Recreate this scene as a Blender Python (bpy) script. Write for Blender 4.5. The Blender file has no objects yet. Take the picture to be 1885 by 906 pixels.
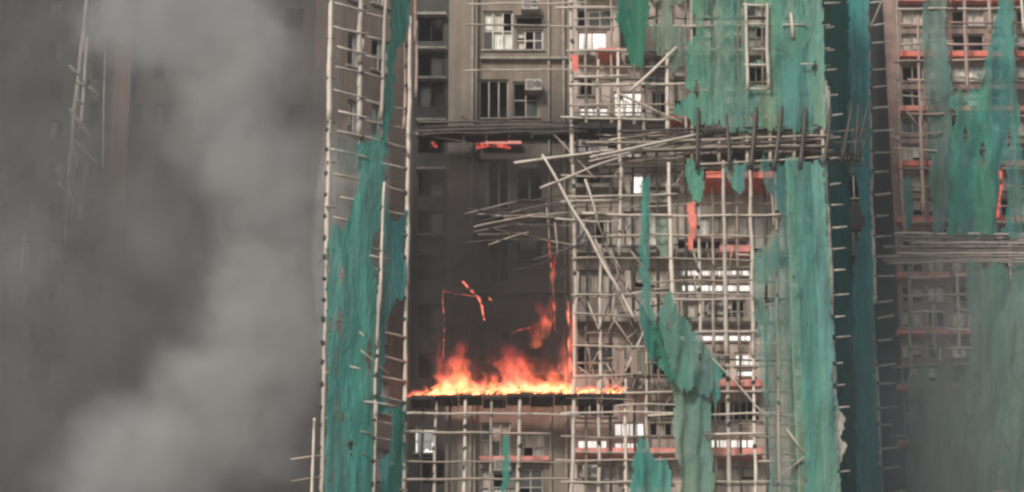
import bpy, bmesh, math, random
from mathutils import Vector, Matrix, noise, Euler
R = math.radians
random.seed(11)
sc = bpy.context.scene
COL = sc.collection

# ------------------------------------------------------------------ camera
F = 5000.0                      # focal length in photo pixels (1885 wide)
PITCH = R(20.0)
D0 = 102.0
YC = D0 * math.cos(PITCH)
CAM = Vector((0.0, -YC, 1.6))
cam_data = bpy.data.cameras.new('camera')
cam = bpy.data.objects.new('camera', cam_data)
COL.objects.link(cam)
cam.location = CAM
cam.rotation_euler = (math.pi / 2 + PITCH, 0, 0)
cam_data.sensor_width = 36.0
cam_data.lens = 36.0 * F / 1885.0
cam_data.clip_start = 1.0
cam_data.clip_end = 5000.0
sc.camera = cam

# ------------------------------------------------------------------ sky, sun, exposure
SUN_EL, SUN_AZ = R(35), R(205)          # azimuth clockwise from +Y: high sun behind the camera's left shoulder, veiled
w = bpy.data.worlds.new('World'); sc.world = w; w.use_nodes = True
wn = w.node_tree.nodes; wl = w.node_tree.links
bg = wn['Background']
sky = wn.new('ShaderNodeTexSky'); sky.sky_type = 'NISHITA'; sky.sun_disc = False
sky.sun_elevation = SUN_EL; sky.sun_rotation = SUN_AZ
sky.air_density = 1.6; sky.dust_density = 2.0; sky.ozone_density = 0.6
wl.new(sky.outputs[0], bg.inputs[0]); bg.inputs[1].default_value = 0.075
sun_d = bpy.data.lights.new('sun', 'SUN'); sun_d.energy = 2.0; sun_d.angle = R(12); sun_d.color = (1.0, .915, .82)
sun = bpy.data.objects.new('sun', sun_d); COL.objects.link(sun)
sd = Vector((math.sin(SUN_AZ) * math.cos(SUN_EL), math.cos(SUN_AZ) * math.cos(SUN_EL), math.sin(SUN_EL)))
sun.rotation_euler = sd.to_track_quat('Z', 'Y').to_euler()
sun.location = sd * 200
sc.view_settings.view_transform = 'Standard'
sc.view_settings.look = 'None'
sc.view_settings.exposure = 0.45
sc.view_settings.gamma = 1.0
sc.view_settings.use_curve_mapping = False
cy = sc.cycles
cy.max_bounces = 7; cy.diffuse_bounces = 3; cy.glossy_bounces = 2; cy.transmission_bounces = 3
cy.volume_bounces = 2; cy.transparent_max_bounces = 24
cy.volume_max_steps = 256
cy.use_denoising = True
cy.pixel_filter_type = 'BLACKMAN_HARRIS'
cy.filter_width = 2.6
sc.render.filter_size = 2.6

# ------------------------------------------------------------------ helpers
FW = Vector((0, math.cos(PITCH), math.sin(PITCH)))
UP = Vector((0, -math.sin(PITCH), math.cos(PITCH)))
def P(px, py, Y=0.0):
    d = Vector((1, 0, 0)) * ((px - 942.5) / F) + UP * ((453.0 - py) / F) + FW
    return CAM + d * ((Y + YC) / d.y)

def link(o, parent=None):
    COL.objects.link(o)
    if parent is not None: o.parent = parent
    return o
def tag(o, label=None, cat=None, group=None, kind=None):
    if label: o['label'] = label
    if cat: o['category'] = cat
    if group: o['group'] = group
    if kind: o['kind'] = kind
    return o
def thing(name, label, cat, loc=(0, 0, 0), group=None):
    o = bpy.data.objects.new(name, None); o.empty_display_size = .3; o.location = loc
    link(o); return tag(o, label, cat, group)
def mesh_obj(name, verts, faces, mat, parent=None, smooth=False):
    me = bpy.data.meshes.new(name); me.from_pydata([tuple(v) for v in verts], [], faces); me.update()
    if mat: me.materials.append(mat)
    if smooth: me.polygons.foreach_set('use_smooth', [True] * len(me.polygons))
    o = bpy.data.objects.new(name, me); link(o)
    if parent is not None:
        o.parent = parent
        o.matrix_parent_inverse = Matrix.Translation(-Vector(parent.location)) if parent.parent is None else Matrix.Translation(-Vector(parent['_w'])) if '_w' in parent else Matrix()
    return o
class MB:
    def __init__(s): s.v = []; s.f = []
    def quad(s, a, b, c, d):
        n = len(s.v); s.v += [Vector(a), Vector(b), Vector(c), Vector(d)]; s.f.append((n, n+1, n+2, n+3))
    def box(s, x0, x1, y0, y1, z0, z1):
        n = len(s.v)
        for z in (z0, z1):
            for (x, y) in ((x0, y0), (x1, y0), (x1, y1), (x0, y1)): s.v.append(Vector((x, y, z)))
        for q in ((0, 3, 2, 1), (4, 5, 6, 7), (0, 1, 5, 4), (1, 2, 6, 5), (2, 3, 7, 6), (3, 0, 4, 7)):
            s.f.append(tuple(n + i for i in q))
    def tube(s, pts, rad, sides=6, caps=True):
        n0 = len(s.v); m = len(pts)
        for i, p in enumerate(pts):
            t = (pts[min(i + 1, m - 1)] - pts[max(i - 1, 0)]).normalized()
            a = t.orthogonal().normalized() if i == 0 else (a - t * a.dot(t)).normalized()
            b = t.cross(a)
            for k in range(sides):
                an = 2 * math.pi * k / sides
                s.v.append(p + (a * math.cos(an) + b * math.sin(an)) * rad[i])
        for i in range(m - 1):
            for k in range(sides):
                k2 = (k + 1) % sides
                s.f.append((n0 + i*sides + k, n0 + i*sides + k2, n0 + (i+1)*sides + k2, n0 + (i+1)*sides + k))
        if caps:
            s.f.append(tuple(n0 + k for k in reversed(range(sides))))
            s.f.append(tuple(n0 + (m-1)*sides + k for k in range(sides)))
    def build(s, name, mat, parent=None, smooth=False):
        return mesh_obj(name, s.v, s.f, mat, parent, smooth)

# ------------------------------------------------------------------ materials
def mat(name):
    m = bpy.data.materials.new(name); m.use_nodes = True
    nt = m.node_tree; nt.nodes.clear()
    out = nt.nodes.new('ShaderNodeOutputMaterial')
    return m, nt, out
def N(nt, t, **kw):
    n = nt.nodes.new(t)
    for k, v in kw.items(): setattr(n, k, v)
    return n
def setin(n, **kw):
    for k, v in kw.items(): n.inputs[k.replace('_', ' ')].default_value = v
def noise_node(nt, vec, scale, detail=4, rough=.55):
    n = N(nt, 'ShaderNodeTexNoise'); n.inputs['Scale'].default_value = scale
    n.inputs['Detail'].default_value = detail; n.inputs['Roughness'].default_value = rough
    if vec is not None: nt.links.new(vec, n.inputs['Vector'])
    return n
def mapping(nt, vec, scale=(1, 1, 1), loc=(0, 0, 0)):
    m = N(nt, 'ShaderNodeMapping'); m.inputs['Scale'].default_value = scale; m.inputs['Location'].default_value = loc
    nt.links.new(vec, m.inputs['Vector']); return m.outputs[0]
def ramp(nt, fac, stops):
    r = N(nt, 'ShaderNodeValToRGB'); e = r.color_ramp.elements
    while len(e) < len(stops): e.new(.5)
    for el, (p, c) in zip(e, stops): el.position = p; el.color = (*c, 1) if len(c) == 3 else c
    nt.links.new(fac, r.inputs[0]); return r.outputs[0]
def mixc(nt, fac, a, b, mode='MIX'):
    n = N(nt, 'ShaderNodeMix', data_type='RGBA', blend_type=mode)
    for sock, val in ((n.inputs[0], fac), (n.inputs[6], a), (n.inputs[7], b)):
        if hasattr(val, 'is_output'): nt.links.new(val, sock)
        elif isinstance(val, (int, float)): sock.default_value = val
        else: sock.default_value = (*val, 1)
    return n.outputs[2]
def math_n(nt, op, a, b=0.0, clamp=False):
    n = N(nt, 'ShaderNodeMath', operation=op, use_clamp=clamp)
    for i, val in enumerate((a, b)):
        if hasattr(val, 'is_output'): nt.links.new(val, n.inputs[i])
        else: n.inputs[i].default_value = val
    return n.outputs[0]
def pos(nt): return N(nt, 'ShaderNodeNewGeometry').outputs['Position']
def blob(nt, vec, c, r, soft=1.0):
    """1 at the centre, 0 at distance r"""
    d = N(nt, 'ShaderNodeVectorMath', operation='DISTANCE'); nt.links.new(vec, d.inputs[0]); d.inputs[1].default_value = tuple(c)
    mr = N(nt, 'ShaderNodeMapRange', interpolation_type='SMOOTHSTEP')
    nt.links.new(d.outputs['Value'], mr.inputs[0]); mr.inputs[1].default_value = r; mr.inputs[2].default_value = r * (1 - soft)
    return mr.outputs[0]

# centres of soot near the fire, and of shadow painted under the upper platform
SOOT_SHADE = [(P(850, 585, 1.5), 3.7, 1.0), (P(985, 585, 1.5), 3.7, 1.0), (P(930, 430, 1.5), 5.2, 1.0), (P(900, 270, 1.5), 3.8, .95), (P(790, 420, 2), 4.2, 1.0), (P(1030, 235, 1.5), 3.0, .8), (P(960, 345, 1.5), 3.4, .9), (P(790, 180, 2), 2.6, .7)]
def soot_shade_fac(nt):
    p = pos(nt)
    nz = noise_node(nt, p, .55, 4)
    add = N(nt, 'ShaderNodeVectorMath', operation='MULTIPLY_ADD'); nt.links.new(nz.outputs['Color'], add.inputs[0])
    add.inputs[1].default_value = (2.6, 2.6, 2.6); nt.links.new(p, add.inputs[2])
    sh = N(nt, 'ShaderNodeVectorMath', operation='SUBTRACT'); nt.links.new(add.outputs[0], sh.inputs[0]); sh.inputs[1].default_value = (1.3, 1.3, 1.3)
    tot = None
    for c, r, s in SOOT_SHADE:
        b = math_n(nt, 'MULTIPLY', blob(nt, sh.outputs[0], c, r), s)
        tot = b if tot is None else math_n(nt, 'MAXIMUM', tot, b)
    return tot

def wall_mat(name, c1, c2, soot=True, streak=.5):
    m, nt, out = mat(name)
    p = pos(nt)
    n1 = noise_node(nt, p, .9, 6)
    col = mixc(nt, n1.outputs[0], c1, c2)
    n2 = noise_node(nt, mapping(nt, p, (3.2, 3.2, .28)), 1.0, 5, .65)
    st = ramp(nt, n2.outputs[0], [(.38, (.45, .43, .41)), (.62, (1, 1, 1))])
    col = mixc(nt, streak, col, mixc(nt, 1.0, col, st, 'MULTIPLY'))
    # small square facing tiles, far too small to pick apart
    br = N(nt, 'ShaderNodeTexBrick'); br.inputs['Scale'].default_value = 1.0
    sx = N(nt, 'ShaderNodeSeparateXYZ'); nt.links.new(p, sx.inputs[0])
    cb = N(nt, 'ShaderNodeCombineXYZ'); nt.links.new(sx.outputs[0], cb.inputs[0]); nt.links.new(sx.outputs[2], cb.inputs[1])
    nt.links.new(cb.outputs[0], br.inputs['Vector'])
    br.inputs['Brick Width'].default_value = .24; br.inputs['Row Height'].default_value = .12; br.inputs['Mortar Size'].default_value = .008
    br.inputs['Color1'].default_value = (1, 1, 1, 1); br.inputs['Color2'].default_value = (.9, .9, .9, 1); br.inputs['Mortar'].default_value = (.72, .72, .72, 1)
    col = mixc(nt, 1.0, col, br.outputs[0], 'MULTIPLY')
    if soot: col = mixc(nt, math_n(nt, 'MULTIPLY', soot_shade_fac(nt), .9), col, (.012, .011, .011))
    b = N(nt, 'ShaderNodeBsdfPrincipled'); nt.links.new(col, b.inputs['Base Color']); b.inputs['Roughness'].default_value = .8
    bp = N(nt, 'ShaderNodeBump'); bp.inputs['Strength'].default_value = .35; bp.inputs['Distance'].default_value = .02
    nt.links.new(n1.outputs[0], bp.inputs['Height']); nt.links.new(bp.outputs[0], b.inputs['Normal'])
    nt.links.new(b.outputs[0], out.inputs[0]); return m
def plain_mat(name, c, rough=.6, var=.25, metal=0.0, soot=False, scale=3.0):
    m, nt, out = mat(name)
    p = pos(nt); n1 = noise_node(nt, p, scale, 5)
    dark = tuple(x * (1 - var) for x in c); lite = tuple(min(1, x * (1 + var)) for x in c)
    col = mixc(nt, ramp(nt, n1.outputs[0], [(.3, (0, 0, 0)), (.7, (1, 1, 1))]), dark, lite)
    if soot: col = mixc(nt, math_n(nt, 'MULTIPLY', soot_shade_fac(nt), .9), col, (.018, .016, .016))
    b = N(nt, 'ShaderNodeBsdfPrincipled'); nt.links.new(col, b.inputs['Base Color']); b.inputs['Roughness'].default_value = rough
    b.inputs['Metallic'].default_value = metal
    nt.links.new(b.outputs[0], out.inputs[0]); return m
def bamboo_mat(name, a, b_, char=.25):
    m, nt, out = mat(name)
    tc = N(nt, 'ShaderNodeTexCoord'); p = pos(nt); oi = N(nt, 'ShaderNodeObjectInfo')
    n1 = noise_node(nt, p, 2.2, 5)
    col = mixc(nt, n1.outputs[0], a, b_)
    v = math_n(nt, 'MULTIPLY_ADD', oi.outputs['Random'], .55); v.node.inputs[2].default_value = .7
    cv = N(nt, 'ShaderNodeCombineColor')
    for i in range(3): nt.links.new(v, cv.inputs[i])
    col = mixc(nt, 1.0, col, cv.outputs[0], 'MULTIPLY')
    n2 = noise_node(nt, p, 1.6, 6, .7)
    ch = ramp(nt, n2.outputs[0], [(.5 + (.5 - char) * .28, (0, 0, 0)), (.62 + (.5 - char) * .28, (1, 1, 1))])
    col = mixc(nt, math_n(nt, 'MULTIPLY', ch, .85), col, (.035, .028, .025))
    bs = N(nt, 'ShaderNodeBsdfPrincipled'); nt.links.new(col, bs.inputs['Base Color']); bs.inputs['Roughness'].default_value = .5
    nt.links.new(bs.outputs[0], out.inputs[0]); return m
def net_mat(name, c1, c2, c3, a0, a1, seed=0.0):
    m, nt, out = mat(name)
    p = pos(nt)
    warp = noise_node(nt, p, .5, 3)
    va = N(nt, 'ShaderNodeVectorMath', operation='MULTIPLY_ADD'); nt.links.new(warp.outputs['Color'], va.inputs[0]); va.inputs[1].default_value = (.22, .22, .5); nt.links.new(p, va.inputs[2])
    n1 = noise_node(nt, mapping(nt, va.outputs[0], (.85, .85, .10), (seed, 0, seed)), 1.0, 3, .5)
    col = ramp(nt, n1.outputs[0], [(.34, c1), (.5, c2), (.66, c3)])
    n2 = noise_node(nt, mapping(nt, va.outputs[0], (4.5, 4.5, .22), (0, seed, 0)), 1.0, 5, .6)
    col = mixc(nt, .55, col, mixc(nt, 1.0, col, ramp(nt, n2.outputs[0], [(.32, (.62, .65, .65)), (.6, (1.08, 1.08, 1.08))]), 'MULTIPLY'))  # fold shading painted into the cloth colour as vertical streaks
    n3 = noise_node(nt, mapping(nt, va.outputs[0], (1.1, 1.1, .22), (seed * 2, 4, 0)), 1.0, 4, .6)
    al = N(nt, 'ShaderNodeMapRange'); nt.links.new(n3.outputs[0], al.inputs[0])
    al.inputs[1].default_value = .33; al.inputs[2].default_value = .58; al.inputs[3].default_value = a0; al.inputs[4].default_value = a1
    # the sheets are sewn from rolls: every roll a slightly different age and colour, doubled cloth along the seams
    sx = N(nt, 'ShaderNodeSeparateXYZ'); nt.links.new(va.outputs[0], sx.inputs[0])
    xr = math_n(nt, 'MULTIPLY', sx.outputs[0], 1.05); cell_ = math_n(nt, 'FLOOR', math_n(nt, 'ADD', xr, seed)); fr = math_n(nt, 'FRACT', math_n(nt, 'ADD', xr, seed))
    wn1 = N(nt, 'ShaderNodeTexWhiteNoise', noise_dimensions='1D'); nt.links.new(cell_, wn1.inputs['W'])
    tint = ramp(nt, wn1.outputs['Value'], [(0, (.62, .78, .86)), (.35, (1.15, 1.0, 1.0)), (.65, (.8, .95, .8)), (1, (1.5, 1.08, 1.05))])
    col = mixc(nt, .75, col, mixc(nt, 1.0, col, tint, 'MULTIPLY'))
    seam = math_n(nt, 'LESS_THAN', fr, .07)
    al2 = math_n(nt, 'ADD', al.outputs[0], math_n(nt, 'MULTIPLY', math_n(nt, 'SUBTRACT', wn1.outputs['Value'], .5), .22))
    al3 = math_n(nt, 'ADD', al2, math_n(nt, 'MULTIPLY', seam, .25), True)
    bp = N(nt, 'ShaderNodeBump'); bp.inputs['Strength'].default_value = .8; bp.inputs['Distance'].default_value = .22; 
    rot = N(nt, 'ShaderNodeMapping'); rot.inputs['Rotation'].default_value = (0, R(34), 0); rot.inputs['Scale'].default_value = (2.4, 2.4, .7); nt.links.new(p, rot.inputs['Vector'])
    n4 = noise_node(nt, rot.outputs[0], 1.0, 6, .6)
    nt.links.new(math_n(nt, 'ADD', math_n(nt, 'MULTIPLY', n2.outputs[0], .8), math_n(nt, 'MULTIPLY', n4.outputs[0], 1.6)), bp.inputs['Height'])
    al.inputs[3].default_value = a0
    d = N(nt, 'ShaderNodeBsdfDiffuse'); nt.links.new(col, d.inputs[0])
    t = N(nt, 'ShaderNodeBsdfTranslucent'); nt.links.new(col, t.inputs[0])
    ms = N(nt, 'ShaderNodeMixShader'); ms.inputs[0].default_value = .35; nt.links.new(d.outputs[0], ms.inputs[1]); nt.links.new(t.outputs[0], ms.inputs[2])
    tr = N(nt, 'ShaderNodeBsdfTransparent')
    mx = N(nt, 'ShaderNodeMixShader'); nt.links.new(al3, mx.inputs[0]); nt.links.new(bp.outputs[0], d.inputs['Normal']); nt.links.new(bp.outputs[0], t.inputs['Normal']); nt.links.new(tr.outputs[0], mx.inputs[1]); nt.links.new(ms.outputs[0], mx.inputs[2])
    nt.links.new(mx.outputs[0], out.inputs[0]); return m
def emit_mat(name, c, s, c2=None):
    m, nt, out = mat(name)
    e = N(nt, 'ShaderNodeEmission'); e.inputs[1].default_value = s
    n = noise_node(nt, mapping(nt, pos(nt), (6, 6, 1.2)), 1.0, 4)
    nt.links.new(ramp(nt, n.outputs[0], [(.35, c2 or tuple(x * .55 for x in c)), (.6, c)]), e.inputs[0])
    nt.links.new(e.outputs[0], out.inputs[0]); return m
def glow_mat(name, c, s, base=(.03, .025, .022)):
    """charred surface with glowing patches"""
    m, nt, out = mat(name)
    n = noise_node(nt, pos(nt), 3.0, 5, .65)
    b = N(nt, 'ShaderNodeBsdfPrincipled'); b.inputs['Base Color'].default_value = (*base, 1); b.inputs['Roughness'].default_value = .9
    b.inputs['Emission Color'].default_value = (*c, 1)
    k = ramp(nt, n.outputs[0], [(.42, (0, 0, 0)), (.6, (1, 1, 1))])
    nt.links.new(math_n(nt, 'MULTIPLY', k, s), b.inputs['Emission Strength'])
    nt.links.new(b.outputs[0], out.inputs[0]); return m

M = {}
M['wall'] = wall_mat('wall_tiles_brown', (.25, .205, .17), (.34, .29, .245))
M['wall_pale'] = wall_mat('wall_tiles_pale', (.60, .50, .455), (.80, .70, .65), streak=.55)
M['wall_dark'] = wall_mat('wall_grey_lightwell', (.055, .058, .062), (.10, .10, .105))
M['wall_pink'] = wall_mat('wall_tiles_rose', (.36, .24, .215), (.48, .35, .31), soot=False)
M['wall_far'] = wall_mat('wall_tiles_far', (.22, .16, .14), (.30, .24, .21), soot=False)
M['wall_gloom'] = wall_mat('wall_shade_soot_far', (.055, .044, .040), (.085, .068, .06), soot=False)  # far block darkened: shade and soot both put into this colour
M['wall_russet'] = wall_mat('wall_tiles_russet', (.20, .12, .095), (.27, .175, .14), soot=False)
M['recess'] = wall_mat('wall_recess_shade', (.028, .034, .036), (.05, .056, .058), soot=False)  # shade of the gap between the towers is put into this colour
M['interior'] = plain_mat('interior_dark', (.030, .026, .026), .9)  # even dark tone for the sheet behind every opening
M['frame'] = plain_mat('window_frame_aluminium', (.42, .40, .38), .45, .2, soot=True)
M['frame_white'] = plain_mat('window_frame_white', (.62, .59, .55), .5, .15, soot=True)
M['sill'] = plain_mat('sill_concrete', (.34, .31, .28), .8, .3, soot=True)
M['red'] = plain_mat('red_ledge', (.88, .20, .15), .55, .2)
M['pink'] = plain_mat('faded_pink_ledge', (.80, .30, .26), .6, .25)
M['ac'] = plain_mat('air_conditioner_casing', (.50, .48, .44), .5, .2, soot=True)
M['ac_dark'] = plain_mat('air_conditioner_grille', (.10, .095, .09), .6, .2)
M['pipe'] = plain_mat('drain_pipe', (.30, .27, .24), .6, .3, soot=True)
M['char'] = plain_mat('charred_timber', (.022, .019, .018), .9, .5)
M['lash'] = plain_mat('lashing_black', (.03, .028, .028), .7, .3)
M['bam_pale'] = bamboo_mat('bamboo_weathered', (.44, .375, .325), (.76, .68, .61), .26)
M['bam'] = bamboo_mat('bamboo_brown', (.34, .28, .23), (.54, .46, .40), .28)
M['bam_dark'] = bamboo_mat('bamboo_scorched', (.045, .037, .034), (.11, .09, .08), .5)
M['bam_pink'] = bamboo_mat('bamboo_rosy', (.46, .30, .26), (.58, .42, .38), .2)
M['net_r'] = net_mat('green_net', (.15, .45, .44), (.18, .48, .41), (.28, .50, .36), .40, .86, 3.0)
M['net_b'] = net_mat('teal_net', (.085, .38, .37), (.10, .42, .39), (.15, .44, .39), .58, .93, 9.0)
M['net_thin'] = net_mat('worn_net', (.18, .36, .31), (.25, .40, .32), (.29, .40, .32), .40, .82, 5.0)
M['net_grey'] = net_mat('smoky_net', (.17, .38, .36), (.24, .41, .37), (.28, .42, .36), .7, .95, 7.0)
M['net_dark'] = net_mat('dark_green_net', (.03, .21, .185), (.04, .25, .20), (.06, .27, .19), .84, .96, 1.0)  # nets of a darker green of their own
M['net_shade'] = net_mat('shade_coloured_net', (.02, .15, .16), (.026, .17, .17), (.03, .18, .16), .9, .98, 1.0)  # same netting, darkened: the gap's shade is put into its colour
M['net_gap'] = net_mat('pale_teal_net', (.08, .45, .45), (.10, .47, .46), (.15, .48, .45), .9, .98, 6.0)
M['net_tealgrey'] = net_mat('dusty_teal_net', (.08, .29, .29), (.14, .35, .33), (.20, .39, .35), .75, .96, 4.0)
M['net_low'] = net_mat('threadbare_net', (.15, .42, .41), (.20, .45, .40), (.31, .48, .37), .24, .74, 8.0)
M['rag'] = net_mat('grey_rag', (.22, .21, .20), (.34, .32, .30), (.44, .42, .39), .8, 1.0, 2.0)
M['rag_white'] = net_mat('bleached_rag', (.36, .46, .45), (.48, .56, .55), (.6, .64, .63), .85, 1.0, 2.5)
M['rag_red'] = plain_mat('red_cloth', (.72, .20, .16), .8, .3)
M['lit'] = emit_mat('lit_pane', (1.0, .93, .86), 1.05, (.55, .47, .42))
M['curtain'] = plain_mat('curtain_cloth', (.64, .59, .54), .85, .25, soot=True)
M['curtain_w'] = plain_mat('curtain_white', (.78, .77, .74), .85, .2, soot=True)
M['ember'] = glow_mat('glowing_ember', (1.0, .15, .10), .7)
M['ember_hot'] = glow_mat('hot_ember', (1.0, .19, .12), 1.25)
def glass():
    m, nt, out = mat('dark_glass')
    n = noise_node(nt, pos(nt), .8, 3)
    b = N(nt, 'ShaderNodeBsdfPrincipled'); nt.links.new(mixc(nt, n.outputs[0], (.02, .022, .024), (.09, .09, .088)), b.inputs['Base Color'])
    b.inputs['Roughness'].default_value = .12
    nt.links.new(b.outputs[0], out.inputs[0]); return m
M['glass'] = glass()
def ground_mat():
    m, nt, out = mat('ground_asphalt')
    n = noise_node(nt, pos(nt), .08, 8)
    b = N(nt, 'ShaderNodeBsdfPrincipled'); nt.links.new(mixc(nt, n.outputs[0], (.04, .042, .04), (.12, .115, .105)), b.inputs['Base Color']); b.inputs['Roughness'].default_value = .9
    nt.links.new(b.outputs[0], out.inputs[0]); return m
def hill_mat():
    m, nt, out = mat('hill_scrub')
    n = noise_node(nt, pos(nt), .05, 9, .7)
    b = N(nt, 'ShaderNodeBsdfPrincipled'); nt.links.new(ramp(nt, n.outputs[0], [(.35, (.018, .03, .014)), (.65, (.05, .07, .03))]), b.inputs['Base Color']); b.inputs['Roughness'].default_value = .9
    nt.links.new(b.outputs[0], out.inputs[0]); return m

# ------------------------------------------------------------------ ground and hill
def ground():
    me = MB(); S = 800
    me.quad((-S, -S, 0), (S, -S, 0), (S, S, 0), (-S, S, 0))
    tag(me.build('ground', ground_mat()), kind='structure')
    v = []; f = []; nx, ny = 60, 24
    for j in range(ny + 1):
        for i in range(nx + 1):
            x = -600 + 1200 * i / nx; y = 200 + 460 * j / ny
            h = 60 * (j / ny) ** .8 * (.85 + .35 * noise.noise((x * .006, y * .006, 3))) + 6 * noise.fractal((x * .03, y * .03, 1), .8, 2, 4)
            v.append((x, y, -2 if j == 0 else max(h, -1)))
    for j in range(ny):
        for i in range(nx):
            a = j * (nx + 1) + i; f.append((a, a + 1, a + nx + 2, a + nx + 1))
    tag(mesh_obj('hill', v, f, hill_mat(), smooth=True), kind='structure')
ground()

# ------------------------------------------------------------------ walls with openings
def wall_panel(name, parent, A, B, z0, z1, openings, matw, depth=.28, backing=1.3, interior=True, start=.02):
    """vertical wall from A to B (xy), openings [(s0,s1,z0,z1)] in metres along the wall"""
    A = Vector(A); B = Vector(B); L = (B - A).length; u = (B - A) / L; n = Vector((-u.y, u.x))   # n points away from the camera
    xs = sorted({0.0, L, *[max(0, min(L, o[0])) for o in openings], *[max(0, min(L, o[1])) for o in openings]})
    zs = sorted({z0, z1, *[o[2] for o in openings], *[o[3] for o in openings]})
    def pt(s, z, d=0): q = A + u * s + n * d; return (q.x, q.y, z)
    def hole(i, j):
        cx = (xs[i] + xs[i+1]) / 2; cz = (zs[j] + zs[j+1]) / 2
        return any(o[0] < cx < o[1] and o[2] < cz < o[3] for o in openings)
    mb = MB()
    H = [[hole(i, j) for j in range(len(zs) - 1)] for i in range(len(xs) - 1)]
    for j in range(len(zs) - 1):
        i = 0
        while i < len(xs) - 1:
            if H[i][j]: i += 1; continue
            k = i
            while k + 1 < len(xs) - 1 and not H[k + 1][j]: k += 1
            mb.quad(pt(xs[i], zs[j]), pt(xs[k+1], zs[j]), pt(xs[k+1], zs[j+1]), pt(xs[i], zs[j+1]))
            i = k + 1
    for o in openings:
        a, b, c, d = max(0, o[0]), min(L, o[1]), o[2], o[3]
        mb.quad(pt(a, c), pt(b, c), pt(b, c, depth), pt(a, c, depth))
        mb.quad(pt(a, d, depth), pt(b, d, depth), pt(b, d), pt(a, d))
        mb.quad(pt(a, c, depth), pt(a, d, depth), pt(a, d), pt(a, c))
        mb.quad(pt(b, c), pt(b, d), pt(b, d, depth), pt(b, c, depth))
    wo = mb.build(name, matw, parent)
    if interior:
        ib = MB(); ib.quad(pt(start, z0, backing), pt(L - .02, z0, backing), pt(L - .02, z1, backing), pt(start, z1, backing))
        ib.build('room_interior', M['interior'], parent)
    return pt
def window(parent, pt, s0, s1, z0, z1, kind, cols=2, rows=1, frame='frame', depth=.16, sill=True):
    if frame == 'char': sill = False
    """frame object with panes as children; pt maps (s,z,depth)"""
    r = random.Random(int(s0 * 977 + z0 * 131))
    def bar(mb, a, b, c, d, f0, f1):
        vs = [pt(a, c, f0), pt(b, c, f0), pt(b, c, f1), pt(a, c, f1), pt(a, d, f0), pt(b, d, f0), pt(b, d, f1), pt(a, d, f1)]
        n = len(mb.v); mb.v += [Vector(q) for q in vs]
        for q in ((0, 3, 2, 1), (4, 5, 6, 7), (0, 1, 5, 4), (1, 2, 6, 5), (2, 3, 7, 6), (3, 0, 4, 7)): mb.f.append(tuple(n + i for i in q))
    t = .055; fb = MB(); d0, d1 = depth - .05, depth + .03
    bar(fb, s0 + .004, s1 - .004, z0 + .004, z0 + t, d0, d1); bar(fb, s0 + .004, s1 - .004, z1 - t, z1 - .004, d0, d1)
    bar(fb, s0 + .004, s0 + t, z0 + t, z1 - t, d0, d1); bar(fb, s1 - t, s1 - .004, z0 + t, z1 - t, d0, d1)
    cw = (s1 - s0) / cols
    for c in range(1, cols): bar(fb, s0 + cw*c - t*.45, s0 + cw*c + t*.45, z0 + t, z1 - t, d0 + .004, d1 - .004)
    rh = (z1 - z0) / rows
    for q in range(1, rows): bar(fb, s0 + t, s1 - t, z0 + rh*q - t*.4, z0 + rh*q + t*.4, d0 + .008, d1 - .008)
    fo = fb.build('window', M[frame], parent)
    def kid(mb, name, m):
        o = mesh_obj(name, mb.v, mb.f, m); o.parent = fo; o.matrix_parent_inverse = fo.matrix_basis.inverted(); return o
    for c in range(cols):
        for q in range(rows):
            k = kind
            if kind == 'mixed': k = r.choice(['glass', 'curtain', 'curtain', 'none', 'curtain_w'])
            if kind == 'dark': k = r.choice(['glass', 'none', 'none'])
            if kind == 'curtain' and r.random() < .25: k = 'curtain_w'
            if k == 'none': continue
            pb = MB(); a, b = s0 + cw*c + t*.5, s0 + cw*(c+1) - t*.5; e, g = z0 + rh*q + t*.5, z0 + rh*(q+1) - t*.5
            dd = depth if k in ('glass', 'lit') else depth + .06
            if k in ('curtain', 'curtain_w'):
                nn = 7
                if r.random() < .5: e += (g - e) * r.uniform(0, .4)
                for i in range(nn):
                    w0 = .03 * math.sin(i * 2.1 + c); w1 = .03 * math.sin((i+1) * 2.1 + c)
                    pb.quad(pt(a + (b-a)*i/nn, e, dd + w0), pt(a + (b-a)*(i+1)/nn, e, dd + w1), pt(a + (b-a)*(i+1)/nn, g, dd + w1), pt(a + (b-a)*i/nn, g, dd + w0))
                kid(pb, 'curtain', M[k])
            else:
                pb.quad(pt(a, e, dd), pt(b, e, dd), pt(b, g, dd), pt(a, g, dd))
                kid(pb, 'pane', M[k])
    if sill:
        sb = MB(); bar(sb, s0 - .06, s1 + .06, z0 - .07, z0 - .003, -.09, .12); kid(sb, 'sill', M['sill'])
    return fo
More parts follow.
